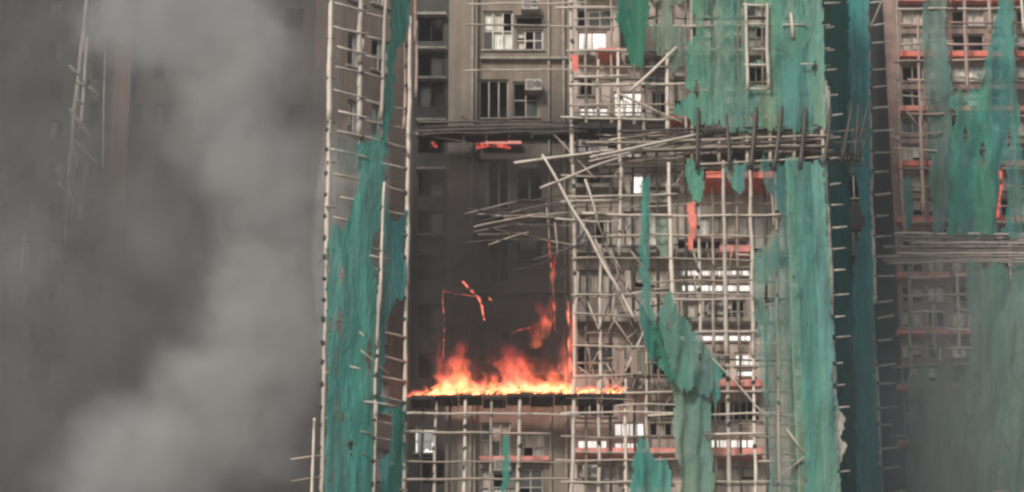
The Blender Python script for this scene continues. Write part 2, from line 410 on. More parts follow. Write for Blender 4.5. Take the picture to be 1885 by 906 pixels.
def facade(name, parent, pxa, Ya, pxb, Yb, wins, matw, ztop=64.0, yref=453, **kw):
    """wall between two photo columns; wins are photo rectangles (x0,y0,x1,y1,kind,cols,rows,frame)"""
    a = P(pxa, yref, Ya); b = P(pxb, yref, Yb)
    A = Vector((a.x, a.y)); B = Vector((b.x, b.y)); L = (B - A).length; u = (B - A) / L
    def S(px, py):
        # hit of the pixel's ray with the wall plane
        d = P(px, py, 0) - CAM; nn = Vector((-u.y, u.x)); 
        t = (A - Vector((CAM.x, CAM.y))).dot(nn) / (Vector((d.x, d.y)).dot(nn))
        q = CAM + d * t; return (Vector((q.x, q.y)) - A).dot(u), q.z
    ops = []; meta = []
    for wdef in wins:
        x0, y0, x1, y1, kind = wdef[:5]; ym = (y0 + y1) / 2; xm = (x0 + x1) / 2
        s0 = max(.03, S(x0, ym)[0]); s1 = min(L - .03, S(x1, ym)[0]); zt = S(xm, y0)[1]; zb = S(xm, y1)[1]
        if s1 - s0 < .12: continue
        ops.append((s0, s1, zb, zt)); meta.append(wdef[4:])
    pt = wall_panel(name, parent, A, B, 0.0, ztop, ops, matw, **kw)
    for o, mt in zip(ops, meta):
        kind = mt[0]; cols = mt[1] if len(mt) > 1 else 2; rows = mt[2] if len(mt) > 2 else 1; fr = mt[3] if len(mt) > 3 else 'frame'
        window(parent, pt, *o, kind, cols, rows, fr)
    return pt, S

# ------------------------------------------------------------------ main tower
tower = thing('apartment_tower', 'brown tiled apartment tower with burning scaffold and scorched windows', 'building', (P(1000, 453, 2).x, 8, 0))
WALL_Y = 1.8
# left canted bay behind the near scaffold corner
wl_ = []
for y in (-60, 62, 186, 310, 436, 560, 690, 815):
    wl_ += [(640, y, 668, y + 62, 'mixed', 2, 1), (684, y + 10, 716, y + 70, 'mixed', 2, 2)]
facade('wall', tower, 617, .2, 757, 2.6, wl_, M['wall_far'], start=1.1)
# light-well strip of small windows
wb = []
for y in (-52, 30, 95, 150, 236, 315, 388, 470, 560, 650, 845):
    wb.append((770, y, 817, y + 46, 'dark', 2, 1, 'char'))
wb.append((763, 788, 802, 834, 'lit', 1, 2, 'frame_white'))
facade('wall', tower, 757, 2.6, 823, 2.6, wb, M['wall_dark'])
for y in (25, 88, 143, 220, 310, 432): 
    a, b = P(766, y, 2.3), P(821, y, 2.3); mb = MB(); mb.box(a.x, b.x, 2.25, 2.595, a.z - .05, a.z + .05); mb.build('ledge', M['sill'], tower)
# plain pier, proud of the rest
mbp = MB(); a, b = P(823, 453, 1.5), P(877, 453, 1.5)
mbp.box(a.x, b.x, 1.5, 3.2, 0, 64); mbp.build('pier', M['wall'], tower)
# window panel in the middle
wd = [(888, -125, 1000, -48, 'mixed', 5, 1, 'frame_white'),
      (889, 20, 944, 92, 'mixed', 3, 2, 'frame_white'), (950, 54, 1000, 92, 'mixed', 3, 2, 'frame_white'), (948, 28, 1000, 47, 'none', 1, 1),
      (882, 146, 936, 218, 'dark', 3, 1), (944, 150, 992, 216, 'dark', 2, 2),
      (877, 294, 938, 384, 'dark', 3, 1), (950, 318, 1000, 368, 'none', 2, 1),
      (872, 440, 938, 520, 'dark', 3, 1), (950, 446, 1000, 478, 'none', 1, 1),
      (872, 590, 940, 668, 'dark', 3, 1), (950, 600, 1000, 660, 'none', 2, 1),
      (884, 778, 940, 842, 'mixed', 3, 2, 'frame_white'), (962, 796, 1002, 846, 'mixed', 2, 2, 'frame_white'),
      (884, 862, 1000, 930, 'mixed', 5, 2)]
ptD, SD = facade('wall', tower, 877, WALL_Y, 1050, WALL_Y, wd, M['wall'])
# cluttered right-hand panel
we = [(1062, -40, 1126, -8, 'dark', 3), (1062, 16, 1126, 51, 'dark', 3), (1064, 57, 1117, 92, 'lit', 2, 1, 'frame_white'),
      (1190, 98, 1226, 130, 'curtain', 2), (1140, 20, 1182, 90, 'mixed', 2, 2),
      (1064, 142, 1092, 176, 'mixed', 2), (1130, 168, 1183, 223, 'lit', 3, 2, 'frame_white'), (1066, 196, 1120, 216, 'lit', 2, 1, 'frame_white'),
      (1195, 134, 1229, 160, 'curtain', 2), (1240, 140, 1262, 224, 'mixed', 1, 2), (1200, 168, 1230, 220, 'mixed', 2),
      (1060, 246, 1180, 290, 'mixed', 4), (1060, 318, 1130, 352, 'dark', 3), (1160, 321, 1188, 357, 'lit', 1, 1, 'frame_white'),
      (1197, 310, 1242, 350, 'curtain', 2), (1294, 312, 1342, 344, 'none', 2), (1364, 310, 1414, 343, 'none', 2),
      (1062, 395, 1130, 450, 'mixed', 4), (1148, 388, 1228, 452, 'curtain', 4), (1284, 396, 1330, 436, 'curtain', 2),
      (1335, 394, 1382, 436, 'curtain', 2), (1386, 394, 1436, 470, 'curtain', 2), (1246, 440, 1330, 468, 'none', 3), (1337, 440, 1380, 468, 'dark', 2),
      (1254, 494, 1384, 508, 'lit', 7, 1), (1254, 521, 1384, 537, 'lit', 5, 1), (1064, 498, 1150, 540, 'curtain', 4, 1), (1166, 490, 1228, 530, 'curtain', 3, 1),
      (1256, 554, 1290, 592, 'curtain', 1), (1296, 552, 1372, 592, 'mixed', 3, 2), (1386, 552, 1440, 592, 'mixed', 2),
      (1062, 632, 1130, 682, 'dark', 3), (1148, 620, 1186, 688, 'curtain', 2), (1246, 614, 1384, 628, 'lit', 6), (1320, 646, 1342, 696, 'mixed', 1, 2),
      (1352, 648, 1389, 673, 'lit', 1, 1, 'frame_white'), (1356, 680, 1389, 693, 'lit', 1, 1, 'frame_white'), (1150, 698, 1182, 716, 'curtain', 1),
      (1200, 650, 1300, 690, 'mixed', 4), (1062, 742, 1132, 766, 'none', 3), (1200, 738, 1290, 770, 'mixed', 4), (1300, 736, 1400, 774, 'none', 4),
      (1130, 776, 1187, 803, 'lit', 4, 1, 'frame_white'), (1062, 808, 1119, 838, 'lit', 3, 1, 'frame_white'), (1130, 812, 1176, 833, 'lit', 3, 1, 'frame_white'),
      (1196, 776, 1238, 802, 'mixed', 3), (1308, 806, 1393, 840, 'lit', 5, 2, 'frame_white'), (1062, 856, 1132, 882, 'curtain', 3), (1140, 860, 1238, 890, 'mixed', 4), (1308, 858, 1394, 884, 'curtain', 3)]
for k, cy_ in enumerate((-11, 110, 229, 351, 472, 595, 717, 838)):
    for x0, x1 in ((1274, 1316), (1330, 1366), (1372, 1412), (1420, 1448), (1456, 1506)):
        if cy_ > 240 and x0 < 1440: continue
        we.append((x0, cy_ + 10, x1, cy_ + 42, 'dark' if k % 2 else 'mixed', 2)); we.append((x0, cy_ + 58, x1, cy_ + 98, 'mixed', 2, 2))
ptE, SE = facade('wall', tower, 1050, WALL_Y, 1515, WALL_Y, we, M['wall_pale'])
# side return, back of the light well, roof slab
c1 = P(1515, 453, WALL_Y); c0 = P(617, 453, .2)
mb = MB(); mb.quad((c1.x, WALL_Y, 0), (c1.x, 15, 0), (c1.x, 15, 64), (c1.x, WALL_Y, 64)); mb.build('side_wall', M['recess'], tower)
c2 = P(700, 453, 10); 
mb = MB(); mb.quad((c0.x + 1.2, 12, 0), (c0.x, .2, 0), (c0.x, .2, 64), (c0.x + 1.2, 12, 64)); mb.build('side_wall', M['wall_far'], tower)
mb = MB(); mb.box(c0.x + .1, c1.x - .1, 2.9, 15, 64, 64.4); mb.build('roof', M['sill'], tower)
mb = MB(); mb.quad((c1.x, 15, 0), (c0.x, 15, 0), (c0.x, 15, 64), (c1.x, 15, 64)); mb.build('back_wall', M['wall_far'], tower)
# ledges: concrete shelves over the windows, several in red
def ledge(S, pt, x0, x1, y, m, h=.16, out=.42, name='ledge'):
    s0, z = S(x0, y); s1, _ = S(x1, y)
    mb = MB(); a = Vector(pt(s0, z - h / 2, -out)); b = Vector(pt(s1, z + h / 2, -.004))
    mb.box(min(a.x, b.x), max(a.x, b.x), min(a.y, b.y), max(a.y, b.y), z - h / 2, z + h / 2)
    return mb.build(name, m, tower)
for y, segs in {-11: [(1056, 1100, 'sill'), (1100, 1130, 'red'), (1190, 1225, 'red'), (1236, 1268, 'red'), (1275, 1505, 'sill')],
                110: [(1056, 1096, 'sill'), (1100, 1142, 'red'), (1150, 1330, 'sill'), (1340, 1505, 'sill')],
                227: [(1056, 1225, 'sill'), (1228, 1300, 'red'), (1386, 1420, 'pink'), (1430, 1505, 'sill')],
                351: [(1056, 1150, 'sill'), (1194, 1250, 'sill'), (1294, 1342, 'red'), (1362, 1416, 'red'), (1430, 1505, 'sill')],
                471: [(1056, 1230, 'sill'), (1234, 1320, 'sill'), (1322, 1382, 'pink'), (1400, 1505, 'sill')],
                597: [(1056, 1225, 'sill'), (1250, 1390, 'sill'), (1480, 1506, 'pink')],
                717: [(1056, 1060, 'sill'), (1200, 1284, 'sill'), (1286, 1400, 'pink'), (1478, 1506, 'pink')],
                842: [(1056, 1180, 'pink'), (1182, 1240, 'pink'), (1300, 1400, 'pink'), (1494, 1506, 'pink')]}.items():
    for a, b, m in segs: ledge(SE, ptE, a, b, y, M[m], .16 if m == 'sill' else .26, .62 if m == 'sill' else 1.7 if y == 351 else .85)
for y in (110, 255, 400, 540, 690): ledge(SD, ptD, 884, 1044, y, M['sill'], .10, .22)
ledge(SD, ptD, 884, 1010, 842 + 6, M['pink'], .16, .35)
ledge(SD, ptD, 884, 960, 268, M['pink'], .14, .35)
# pipes down the pier and panel
for px, Y, r in ((1012, WALL_Y - .09, .05), (1040, WALL_Y - .12, .06), (1188, WALL_Y - .1, .06), (1246, WALL_Y - .1, .05), (1444, WALL_Y - .1, .06), (868, 1.40, .05)):
    x = P(px, 453, Y).x; mb = MB(); mb.tube([Vector((x, Y, 0)), Vector((x, Y, 30)), Vector((x, Y, 63.8))], [r] * 3, 8); mb.build('drain_pipe', M['pipe'], tower, True)

# air conditioners (things of their own)
def air_con(px, py, label, w=.62, h=.42, d=.55, Y=WALL_Y):
    c = P(px, py, Y - d * .5); t = thing('air_conditioner', label, 'air conditioner', (c.x, Y - d * .5, c.z), 'air conditioners on the tower')
    mb = MB(); mb.box(c.x - w/2, c.x + w/2, Y - d, Y - .01, c.z - h/2, c.z + h/2); o = mb.build('casing', M['ac'], t)
    mb = MB()
    for k in range(5): mb.box(c.x - w*.44, c.x + w*.04, Y - d - .02, Y - d - .003, c.z - h*.4 + k*h*.17, c.z - h*.4 + k*h*.17 + .03)
    mb.build('grille', M['ac_dark'], t)
    mb = MB(); mb.tube([Vector((c.x + w*.26, Y - d - .025, c.z)), Vector((c.x + w*.26, Y - d - .004, c.z))], [h*.34, h*.34], 10); mb.build('fan_guard', M['ac_dark'], t)
    mb = MB(); mb.box(c.x - w/2 - .04, c.x + w/2 + .04, Y - d - .02, Y - .01, c.z - h/2 - .05, c.z - h/2 - .004); mb.build('bracket', M['sill'], t)
for a in ((976, 12, 'grey box air conditioner at the top edge above the white grilled window'),
          (982, 160, 'air conditioner on the wall in the second window row from the top'),
          (974, 303, 'soot-stained air conditioner below the charred platform'),
          (972, 454, 'dim air conditioner in the smoke above the fire'),
          (1086, 302, 'pale air conditioner beside the fallen poles left of centre'),
          (1212, 366, 'small air conditioner beside the narrow torn green strip'),
          (1318, 572, 'brownish air conditioner under the bright strip windows'),
          (1166, 708, 'air conditioner just right of the flames'),
          (1088, 870, 'air conditioner near the bottom edge under the lit pair of windows'),
          (925, 858, 'air conditioner near the bottom edge below the fire')):
    air_con(*a)

# ------------------------------------------------------------------ dark re-entrant corner and right-hand tower
rt = thing('apartment_tower', 'rose coloured apartment tower on the right behind torn green nets and haze', 'building', (P(1750, 453, 26).x, 30, 0))
RY = 25.0
wr = []
ry = [-100, 4, 106, 206, 307, 410, 512, 615, 717, 820]
for k, y in enumerate(ry):
    for j, (x0, x1) in enumerate(((1660, 1700), (1708, 1740), (1752, 1812), (1826, 1860), (1872, 1920), (1935, 1990))):
        wr.append((x0, y + 14, x1, y + 44, ('mixed', 'curtain', 'dark')[(k + j) % 3], 2)); wr.append((x0, y + 58, x1, y + 90, ('curtain', 'dark', 'mixed')[(k * 2 + j) % 3], 2))
ptR, SR = facade('wall', rt, 1648, RY, 2010, RY, wr, M['wall_pink'], ztop=70)
e0 = P(1648, 453, RY); e1 = P(2010, 453, RY)
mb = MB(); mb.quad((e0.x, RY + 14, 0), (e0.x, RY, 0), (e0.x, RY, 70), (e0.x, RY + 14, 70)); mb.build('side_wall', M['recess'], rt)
mb = MB(); mb.box(e0.x, e1.x, RY + .1, RY + 14, 70, 70.4); mb.build('roof', M['sill'], rt)
for k, y in enumerate(ry):
    for j, (x0, x1) in enumerate(((1650, 1704), (1706, 1745), (1750, 1818), (1824, 1864), (1868, 1925))):
        s0, z = SR(x0, y); s1, _ = SR(x1, y); q0 = Vector(ptR(s0, z, 0)); q1 = Vector(ptR(s1, z, 0))
        mb = MB(); mb.box(q0.x, q1.x, RY - .5, RY - .004, z - .14, z + .12); mb.build('ledge', M['red'] if (k + j) % 2 == 0 and k < 6 else M['pink'], rt)
# link wing that closes the gap between the towers, shade put into its wall colour
gap = thing('link_wing', 'dark recessed wing closing the gap between the two towers', 'building', (P(1570, 453, 34).x, 36, 0))
wg = []
for k, y in enumerate(ry): wg += [(1560, y + 12, 1584, y + 58, 'dark', 2), (1600, y + 12, 1626, y + 58, 'dark', 2)]
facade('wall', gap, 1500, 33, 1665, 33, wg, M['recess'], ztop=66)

# distant block in the smoke
fb = thing('apartment_block', 'hazy brown apartment block half lost in the smoke on the left', 'building', (P(250, 453, 46).x, 50, 0))
FY = 46.0
wf = []
for k in range(-1, 12):
    y = 10 + k * 88; wf += [(164, y, 196, y + 48, 'dark', 2, 1, 'char'), (232, y + 6, 262, y + 46, 'dark', 2, 1, 'char'), (284, y + 6, 318, y + 46, 'dark', 2, 1, 'char'), (350, y + 6, 400, y + 46, 'dark', 2, 1, 'char'), (430, y + 6, 480, y + 46, 'dark', 2, 1, 'char'), (520, y + 6, 560, y + 46, 'dark', 2, 1, 'char')]
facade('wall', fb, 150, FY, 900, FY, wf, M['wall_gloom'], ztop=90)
for pa, pb_ in ((197, 228), (572, 650)):
    mb = MB(); mb.box(P(pa, 453, FY).x, P(pb_, 453, FY).x, FY - .7, FY - .01, 0, 90); mb.build('pier', M['wall_russet'], fb)
q0 = P(150, 453, FY); q1 = P(900, 453, FY)
mb = MB(); mb.quad((q0.x + 2, FY + 16, 0), (q0.x, FY, 0), (q0.x, FY, 90), (q0.x + 2, FY + 16, 90)); mb.build('side_wall', M['wall_gloom'], fb)
mb = MB(); mb.box(q0.x, q1.x, FY + .1, FY + 16, 90, 90.4); mb.build('roof', M['sill'], fb)

nb = thing('apartment_block', 'dark green netted apartment block at the far left edge behind the smoke', 'building', (P(20, 453, 80).x, 84, 0))
wn_ = []
for k in range(-1, 14):
    for x0 in (-60, -10, 40, 90, 140): wn_.append((x0, k * 74, x0 + 26, k * 74 + 36, 'dark', 2, 1, 'char'))
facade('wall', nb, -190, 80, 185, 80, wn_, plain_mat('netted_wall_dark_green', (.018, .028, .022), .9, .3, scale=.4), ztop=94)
g0, g1 = P(-190, 453, 80), P(185, 453, 80)
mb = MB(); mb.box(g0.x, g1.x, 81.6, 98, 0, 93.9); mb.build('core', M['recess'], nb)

# ------------------------------------------------------------------ bamboo
def bamboo(name, p0, p1, r, m, parent=None, bow=.02, seed=None):
    rr = random.Random(seed if seed is not None else hash((round(p0.x, 2), round(p0.z, 2), round(p1.z, 2))))
    L = (p1 - p0).length; n = max(2, min(22, int(L / .42)))
    d = (p1 - p0).normalized(); a = d.orthogonal().normalized(); b = d.cross(a)
    ba = rr.uniform(0, 6.28); pts = []; rad = []; bw = bow * L * rr.uniform(.2, 1.0)
    if L > 4: bw *= .6
    w1 = rr.uniform(.005, .022); ph = rr.uniform(0, 6)
    for i in range(n + 1):
        t = i / n
        off = bw * math.sin(math.pi * t)
        q = p0 + (p1 - p0) * t + (a * math.cos(ba) + b * math.sin(ba)) * off + a * w1 * math.sin(ph + t * L * 1.9) + b * w1 * math.sin(ph * 2 + t * L * 2.6)
        base = r * (1.12 - .3 * t)
        pts.append(q - p0); rad.append(base * (1.14 if i % 2 else .96))
    mb = MB(); mb.tube(pts, rad, 6)
    me = bpy.data.meshes.new(name); me.from_pydata([tuple(v) for v in mb.v], [], mb.f); me.update()
    me.polygons.foreach_set('use_smooth', [True] * len(me.polygons)); me.materials.append(m)
    o = bpy.data.objects.new(name, me); link(o)
    if parent is not None: o.parent = parent; o.location = p0 - Vector(parent.location)
    else: o.location = p0
    return o
class Scaffold:
    def __init__(s, label, base):
        s.t = thing('bamboo_scaffold', label, 'scaffold', base); s.l = MB(); s.rng = random.Random(len(label) * 7)
    def upright(s, x0, y0, x1, y1, Y, r=.062, m='bam_pale', seg=290, Y1=None):
        """chain of overlapping culms from photo point (x0,y0) down to (x1,y1)"""
        Y1 = Y if Y1 is None else Y1; L = y1 - y0; n = max(1, round(L / seg))
        for k in range(n):
            a = k / n; b = (k + 1) / n
            o = s.rng.uniform(-2.6, 2.6); yo = s.rng.uniform(-.06, .06)
            ea = 22 / L if k else 0; eb = 22 / L if k < n - 1 else 0
            f = lambda t: P(x0 + (x1 - x0) * t + o, y0 + L * t, Y + (Y1 - Y) * t + yo)
            bamboo('pole', f(b + eb), f(a - ea), r * 1.28 * s.rng.uniform(.85, 1.12), M[m] if not isinstance(m, list) else M[s.rng.choice(m)], s.t, .012)
    def ledger(s, x0, y0, x1, y1, Y, Y1=None, r=.042, m='bam', bow=.02):
        Y1 = Y if Y1 is None else Y1
        bamboo('ledger', P(x0, y0, Y), P(x1, y1, Y1), r * s.rng.uniform(.85, 1.15), M[m] if not isinstance(m, list) else M[s.rng.choice(m)], s.t, bow)
    def lash(s, px, py, Y, r=.075):
        c = P(px, py, Y); h = s.rng.uniform(.04, .09); ax = Vector((s.rng.uniform(-.5, .5), 0, 1)).normalized()
        s.l.tube([c - ax * h, c + ax * h], [r, r], 6)
        if s.rng.random() < .3: s.l.tube([c, c + Vector((s.rng.uniform(-.25, .25), -.04, s.rng.uniform(-.3, .05)))], [.012, .008], 4)
    def done(s):
        if s.l.v: tag(s.l.build('lashing', M['lash'], s.t), kind='stuff')

# near left corner: canted scaffold, near at the left pole, far at the right pole
def BY(px): return -2.1 + 2.1 * (px - 605) / 145.0
s1 = Scaffold('pale bamboo ladder-like scaffold at the left corner beside the smoke', (P(670, 453, -1).x, -1, 0))
s1.upright(612, -60, 589, 975, BY(608), .068, 'bam_pale', 250)
s1.upright(616, 30, 612, 130, BY(612) + .3, .045, 'bam', 120)
s1.upright(669, -60, 660, 250, BY(665), .088, 'bam_pale', 200)
s1.upright(712, -60, 701, 220, BY(705), .058, 'bam_pale', 220)
s1.upright(662, 250, 655, 975, BY(660) + .35, .06, 'bam', 260)
s1.upright(706, 335, 683, 975, BY(700) - .42, .046, 'bam_pale', 250)
s1.upright(700, 520, 694, 640, BY(700) - .45, .045, 'bam_pale', 200)
s1.upright(753, 30, 743, 975, BY(750), .066, 'bam_pale', 230)
s1.upright(743, 80, 741, 240, BY(740) + .3, .045, 'bam_pink', 220)
s1.upright(766, -60, 764, 180, .25, .048, 'bam_pink', 160)
for k, y in enumerate(range(-33, 960, 39)):
    j = s1.rng.uniform(-4, 4); y += j
    x1_ = 750 if 140 < y < 400 or y > 560 else 710
    if k % 4 == 1: x1_ = 748
    x0_ = 616 + s1.rng.uniform(-8, 12)
    sl = .25
    if s1.rng.random() < .75:
        xm = 664 + s1.rng.uniform(-4, 8)
        s1.ledger(x0_, y + sl * (x0_ - 612), xm + 10, y + sl * (xm + 6 - 612), BY(x0_) + .02, BY(xm), .045, 'bam_pale')
        s1.ledger(xm - 8, y + 3 + sl * (xm - 612), x1_, y + 3 + sl * (x1_ - 616), BY(xm) - .05, BY(x1_), .042, 'bam_pale')
    else: s1.ledger(x0_, y + sl * (x0_ - 612), x1_, y + sl * (x1_ - 612), BY(x0_), BY(x1_), .045, 'bam')
    if k % 2 == 0: s1.ledger(600, y + 20, 618, y + 24, BY(606) - .15, BY(612) + .25, .035, 'bam')
    s1.lash(608 - (y / 45), y, BY(608), .082)
    if y < 250: s1.lash(666, y + 14, BY(665), .09)
    s1.lash(750 - y / 90, y + 36, BY(750), .08)
    if y > 340: s1.lash(704 - (y - 335) / 28, y + 24, BY(703) - .42, .072)
for y in (838, 878): s1.ledger(535, y + 8, 592, y, BY(600) + .1, BY(606), .03, 'bam')
s1.upright(580, 770, 572, 975, BY(600), .05, 'bam_pale', 300)
s1.upright(603, 800, 598, 975, BY(606) + .2, .045, 'bam_pale', 300)
for x0, y0, x1, y1 in ((664, 645, 718, 690), (662, 610, 690, 640), (680, 470, 720, 478), (668, 740, 728, 748)):
    s1.ledger(x0, y0, x1, y1, BY(x0) - .2, BY(x1) - .2, .035, 'bam_pale')
s1.done()

# main front
s2 = Scaffold('broad bamboo scaffold on the front of the burning tower', (P(1130, 453, .3).x, .3, 0))
up = [(800, 738, 796, 975, 'bam_pale', .05), (857, 733, 853, 975, 'bam_pale', .055), (905, 736, 901, 975, 'bam', .045), (959, 733, 953, 975, 'bam_pale', .058),
      (1053, -60, 1054, 300, 'bam_pale', .058), (1055, 290, 1060, 640, 'bam_pale', .058), (1058, 560, 1050, 975, 'bam_pale', .06), (1066, 500, 1064, 640, 'bam', .045),
      (1100, 110, 1101, 214, 'bam', .045), (1102, 450, 1103, 975, 'bam_pale', .052), (1140, 90, 1146, 330, 'bam_pale', .056), (1143, 300, 1140, 470, 'bam_pale', .056), (1148, 690, 1149, 975, 'bam_pale', .055),
      (1184, 148, 1186, 300, 'bam', .048), (1192, 560, 1194, 975, 'bam', .05), (1228, -60, 1230, 250, 'bam_pale', .058), (1231, 300, 1240, 590, 'bam_pale', .062),
      (1284, 365, 1287, 640, 'bam_pale', .056), (1333, 296, 1345, 975, 'bam_pale', .06), (1379, 296, 1392, 975, 'bam_pale', .056), (1421, 355, 1424, 420, 'bam', .045),
      (1270, -60, 1274, 300, 'bam', .05), (1322, -60, 1325, 300, 'bam', .05), (1372, -60, 1376, 300, 'bam_pale', .052), (1413, -60, 1418, 300, 'bam_pale', .052), (1459, -60, 1462, 300, 'bam', .05),
      (1428, 296, 1436, 975, 'bam', .055), (1476, 296, 1486, 975, 'bam', .05)]
for x0, y0, x1, y1, m, r in up:
    s2.upright(x0, y0, x1, y1, 0, r, m)
    for y in range(int(y0) + 15, int(y1), 39):
        if s2.rng.random() < .6: s2.lash(x0 + (x1 - x0) * (y - y0) / (y1 - y0), y + s2.rng.uniform(-5, 5), 0, r * 1.25)
for x0, y0, x1, y1 in ((1373, 6, 1377, 164), (1413, 6, 1416, 164), (1458, 24, 1460, 70)): s2.upright(x0, y0, x1, y1, -.55, .05, 'bam_pale', 300)
for y, x0, x1 in ((8, 1368, 1420), (45, 1370, 1420), (119, 1370, 1420), (163, 1372, 1420), (45, 1440, 1486), (118, 1474, 1498)): s2.ledger(x0, y, x1, y + 1, -.5, None, .036, 'bam_pale')
# right edge of the front, kinked culms
s2.upright(1508, -60, 1516, 250, -.1, .066, 'bam_pale', 130); s2.upright(1516, 240, 1530, 560, -.1, .066, 'bam_pale', 150); s2.upright(1528, 550, 1546, 975, -.1, .062, 'bam_pale', 150)
s2.upright(1514, -60, 1536, 975, .1, .05, 'bam_dark', 200)
for k, y in enumerate(range(-32, 960, 41)):
    x = 1511 + (y + 40) * .034; y += s2.rng.uniform(-5, 5)
    s2.ledger(x - 12, y + 2, x + s2.rng.uniform(16, 34), y - 2, -.02, None, .036, 'bam_pale'); s2.lash(x, y, -.1, .085)
# rows of ledgers
rows = [(5, 870, 1075), (15, 1030, 1130), (46, 865, 1056), (46, 1020, 1180), (90, 1050, 1165), (119, 1060, 1260), (128, 862, 1056), (140, 1064, 1150), (156, 1055, 1262), (195, 1055, 1235), (218, 1040, 1250),
        (46, 1190, 1520), (88, 1225, 1520), (119, 1260, 1520), (162, 1262, 1520), (200, 1235, 1520),
        (324, 1040, 1130), (360, 1050, 1240), (371, 1040, 1130), (393, 1080, 1440), (405, 1030, 1130), (434, 1130, 1392), (478, 1060, 1390), (517, 1180, 1400), (545, 1060, 1400), (553, 1240, 1392), (578, 1060, 1230), (611, 1230, 1400),
        (637, 1060, 1200), (655, 1260, 1400), (675, 1340, 1400), (692, 1060, 1150), (723, 1150, 1410), (734, 1050, 1160), (744, 1140, 1280),
        (763, 748, 1060), (762, 1040, 1250), (763, 1200, 1420), (797, 750, 1005), (803, 1040, 1190), (800, 1290, 1400), (848, 750, 1060), (846, 1030, 1250), (884, 750, 1060), (888, 1040, 1420), (925, 750, 1420),
        (470, 1400, 1520), (520, 1400, 1525), (560, 1410, 1525), (632, 1400, 1530), (674, 1400, 1530), (720, 1400, 1530), (762, 1400, 1535), (803, 1400, 1540), (848, 1400, 1540), (888, 1400, 1540)]
for y, x0, x1 in rows:
    m = 'bam_dark' if (x1 < 1060 and 200 < y < 700) else s2.rng.choice(['bam_pale', 'bam_pale', 'bam'])
    n = max(1, round((x1 - x0) / 260))
    for k in range(n):
        a = x0 + (x1 - x0) * k / n - 8; b = x0 + (x1 - x0) * (k + 1) / n + 8
        yy = .12 if (a > 1225 and y < 215) or a > 1385 else -.10 + s2.rng.uniform(-.03, .03)
        s2.ledger(a, y + s2.rng.uniform(-3, 3), b, y + s2.rng.uniform(-3, 3), yy, None, s2.rng.uniform(.03, .042), m)
# inner row, close to the wall
for x in (780, 830, 1078, 1122, 1166, 1210, 1262, 1308, 1358, 1404, 1452, 1494):
    if x < 1000: s2.upright(x, 745, x - 3, 975, .95, .04, 'bam_dark')
    else:
        s2.upright(x, -60, x + 1, 250, .95, .042, ['bam', 'bam_dark']); s2.upright(x, 270, x + (x - 942) * .02, 975, .95, .042, ['bam', 'bam_dark'])
for y in range(-20, 960, 57):
    for x0, x1 in ((1056, 1300), (1280, 1515)):
        s2.ledger(x0, y + s2.rng.uniform(-5, 5), x1, y + s2.rng.uniform(-5, 5), .9, None, .034, ['bam', 'bam_dark', 'bam'])
# the dense catch platform of ledgers that runs across at the upper third
for k in range(17):
    y = 232 + k * 3.6; x0 = 1100 + 9 * abs(k - 9) + s2.rng.uniform(-60, 150); x1 = 1536 - s2.rng.uniform(0, 16)
    s2.ledger(x0, y + s2.rng.uniform(8, 26), x1, y + s2.rng.uniform(-4, 4), -.25 + (k % 5) * .22, None, s2.rng.uniform(.036, .05), ['bam_dark', 'bam', 'bam_dark', 'bam'])
for x, dx in ((1281, 0), (1336, -4), (1385, 4), (1430, 6), (1477, 4), (1523, 6)):
    s2.upright(x + dx + 3, 205 + s2.rng.uniform(-8, 8), x - dx, 312, -.42, .06, 'bam_dark', 300)
for k in range(9):    # struts that stick up out of the platform's outer end
    x = 1546 + k * 5; s2.ledger(x - 4, 300, x + s2.rng.uniform(2, 22), s2.rng.uniform(178, 235), .4 + s2.rng.uniform(-.3, .8), None, .035, 'bam_dark')
for k in range(7):
    s2.ledger(1500, 246 + k * 9, 1590 + s2.rng.uniform(-10, 5), 238 + k * 11, .1, 1.6, .036, ['bam_dark', 'bam'])
# scorched remains over the fire
for k in range(10):
    y = 226 + k * 2.4; s2.ledger(768 + s2.rng.uniform(-10, 30), y + s2.rng.uniform(-3, 8), 1060 + s2.rng.uniform(-20, 30), y + s2.rng.uniform(-4, 4), -.1 + (k % 4) * .25, None, .045, 'bam_dark')
for x0, y0, x1, y1 in ((868, 410, 1002, 384), (872, 418, 1000, 392), (890, 424, 1006, 396), (880, 432, 960, 430), (956, 430, 1060, 452), (900, 420, 1050, 446), (944, 500, 1030, 476), (980, 478, 1100, 440), (1006, 374, 1020, 560), (1022, 410, 1026, 470),
                       (880, 395, 1050, 402), (1000, 455, 1110, 462), (1012, 240, 1096, 330), (760, 245, 860, 262), (850, 215, 960, 260)):
    s2.ledger(x0, y0, x1, y1, s2.rng.uniform(-.1, .6), None, .034, ['bam_dark', 'bam'])
# bent clutter around the torn strip
for k in range(26):
    x = s2.rng.uniform(1075, 1215); y = s2.rng.uniform(395, 680); an = s2.rng.choice([1.25, 1.4, 1.05, .3, -.2, 1.9]) + s2.rng.uniform(-.15, .15); L = s2.rng.uniform(40, 120)
    s2.ledger(x, y, x + L * math.cos(an), y + L * math.sin(an), s2.rng.uniform(-.1, .7), None, .03, ['bam', 'bam_pale', 'bam_dark'])
for k in range(70):     # snapped culms and splinters hanging in the grid
    x = s2.rng.uniform(1062, 1400); y = s2.rng.uniform(300, 720); an = s2.rng.choice([1.5, 1.62, 1.3, .08, -.1, .9, 2.2, 1.75]) + s2.rng.gauss(0, .12); L = s2.rng.uniform(22, 90)
    s2.ledger(x, y, x + L * math.cos(an), y + L * math.sin(an), s2.rng.uniform(-.15, .85), None, s2.rng.uniform(.016, .03), ['bam', 'bam_pale', 'bam_dark', 'bam_pink'], .05)
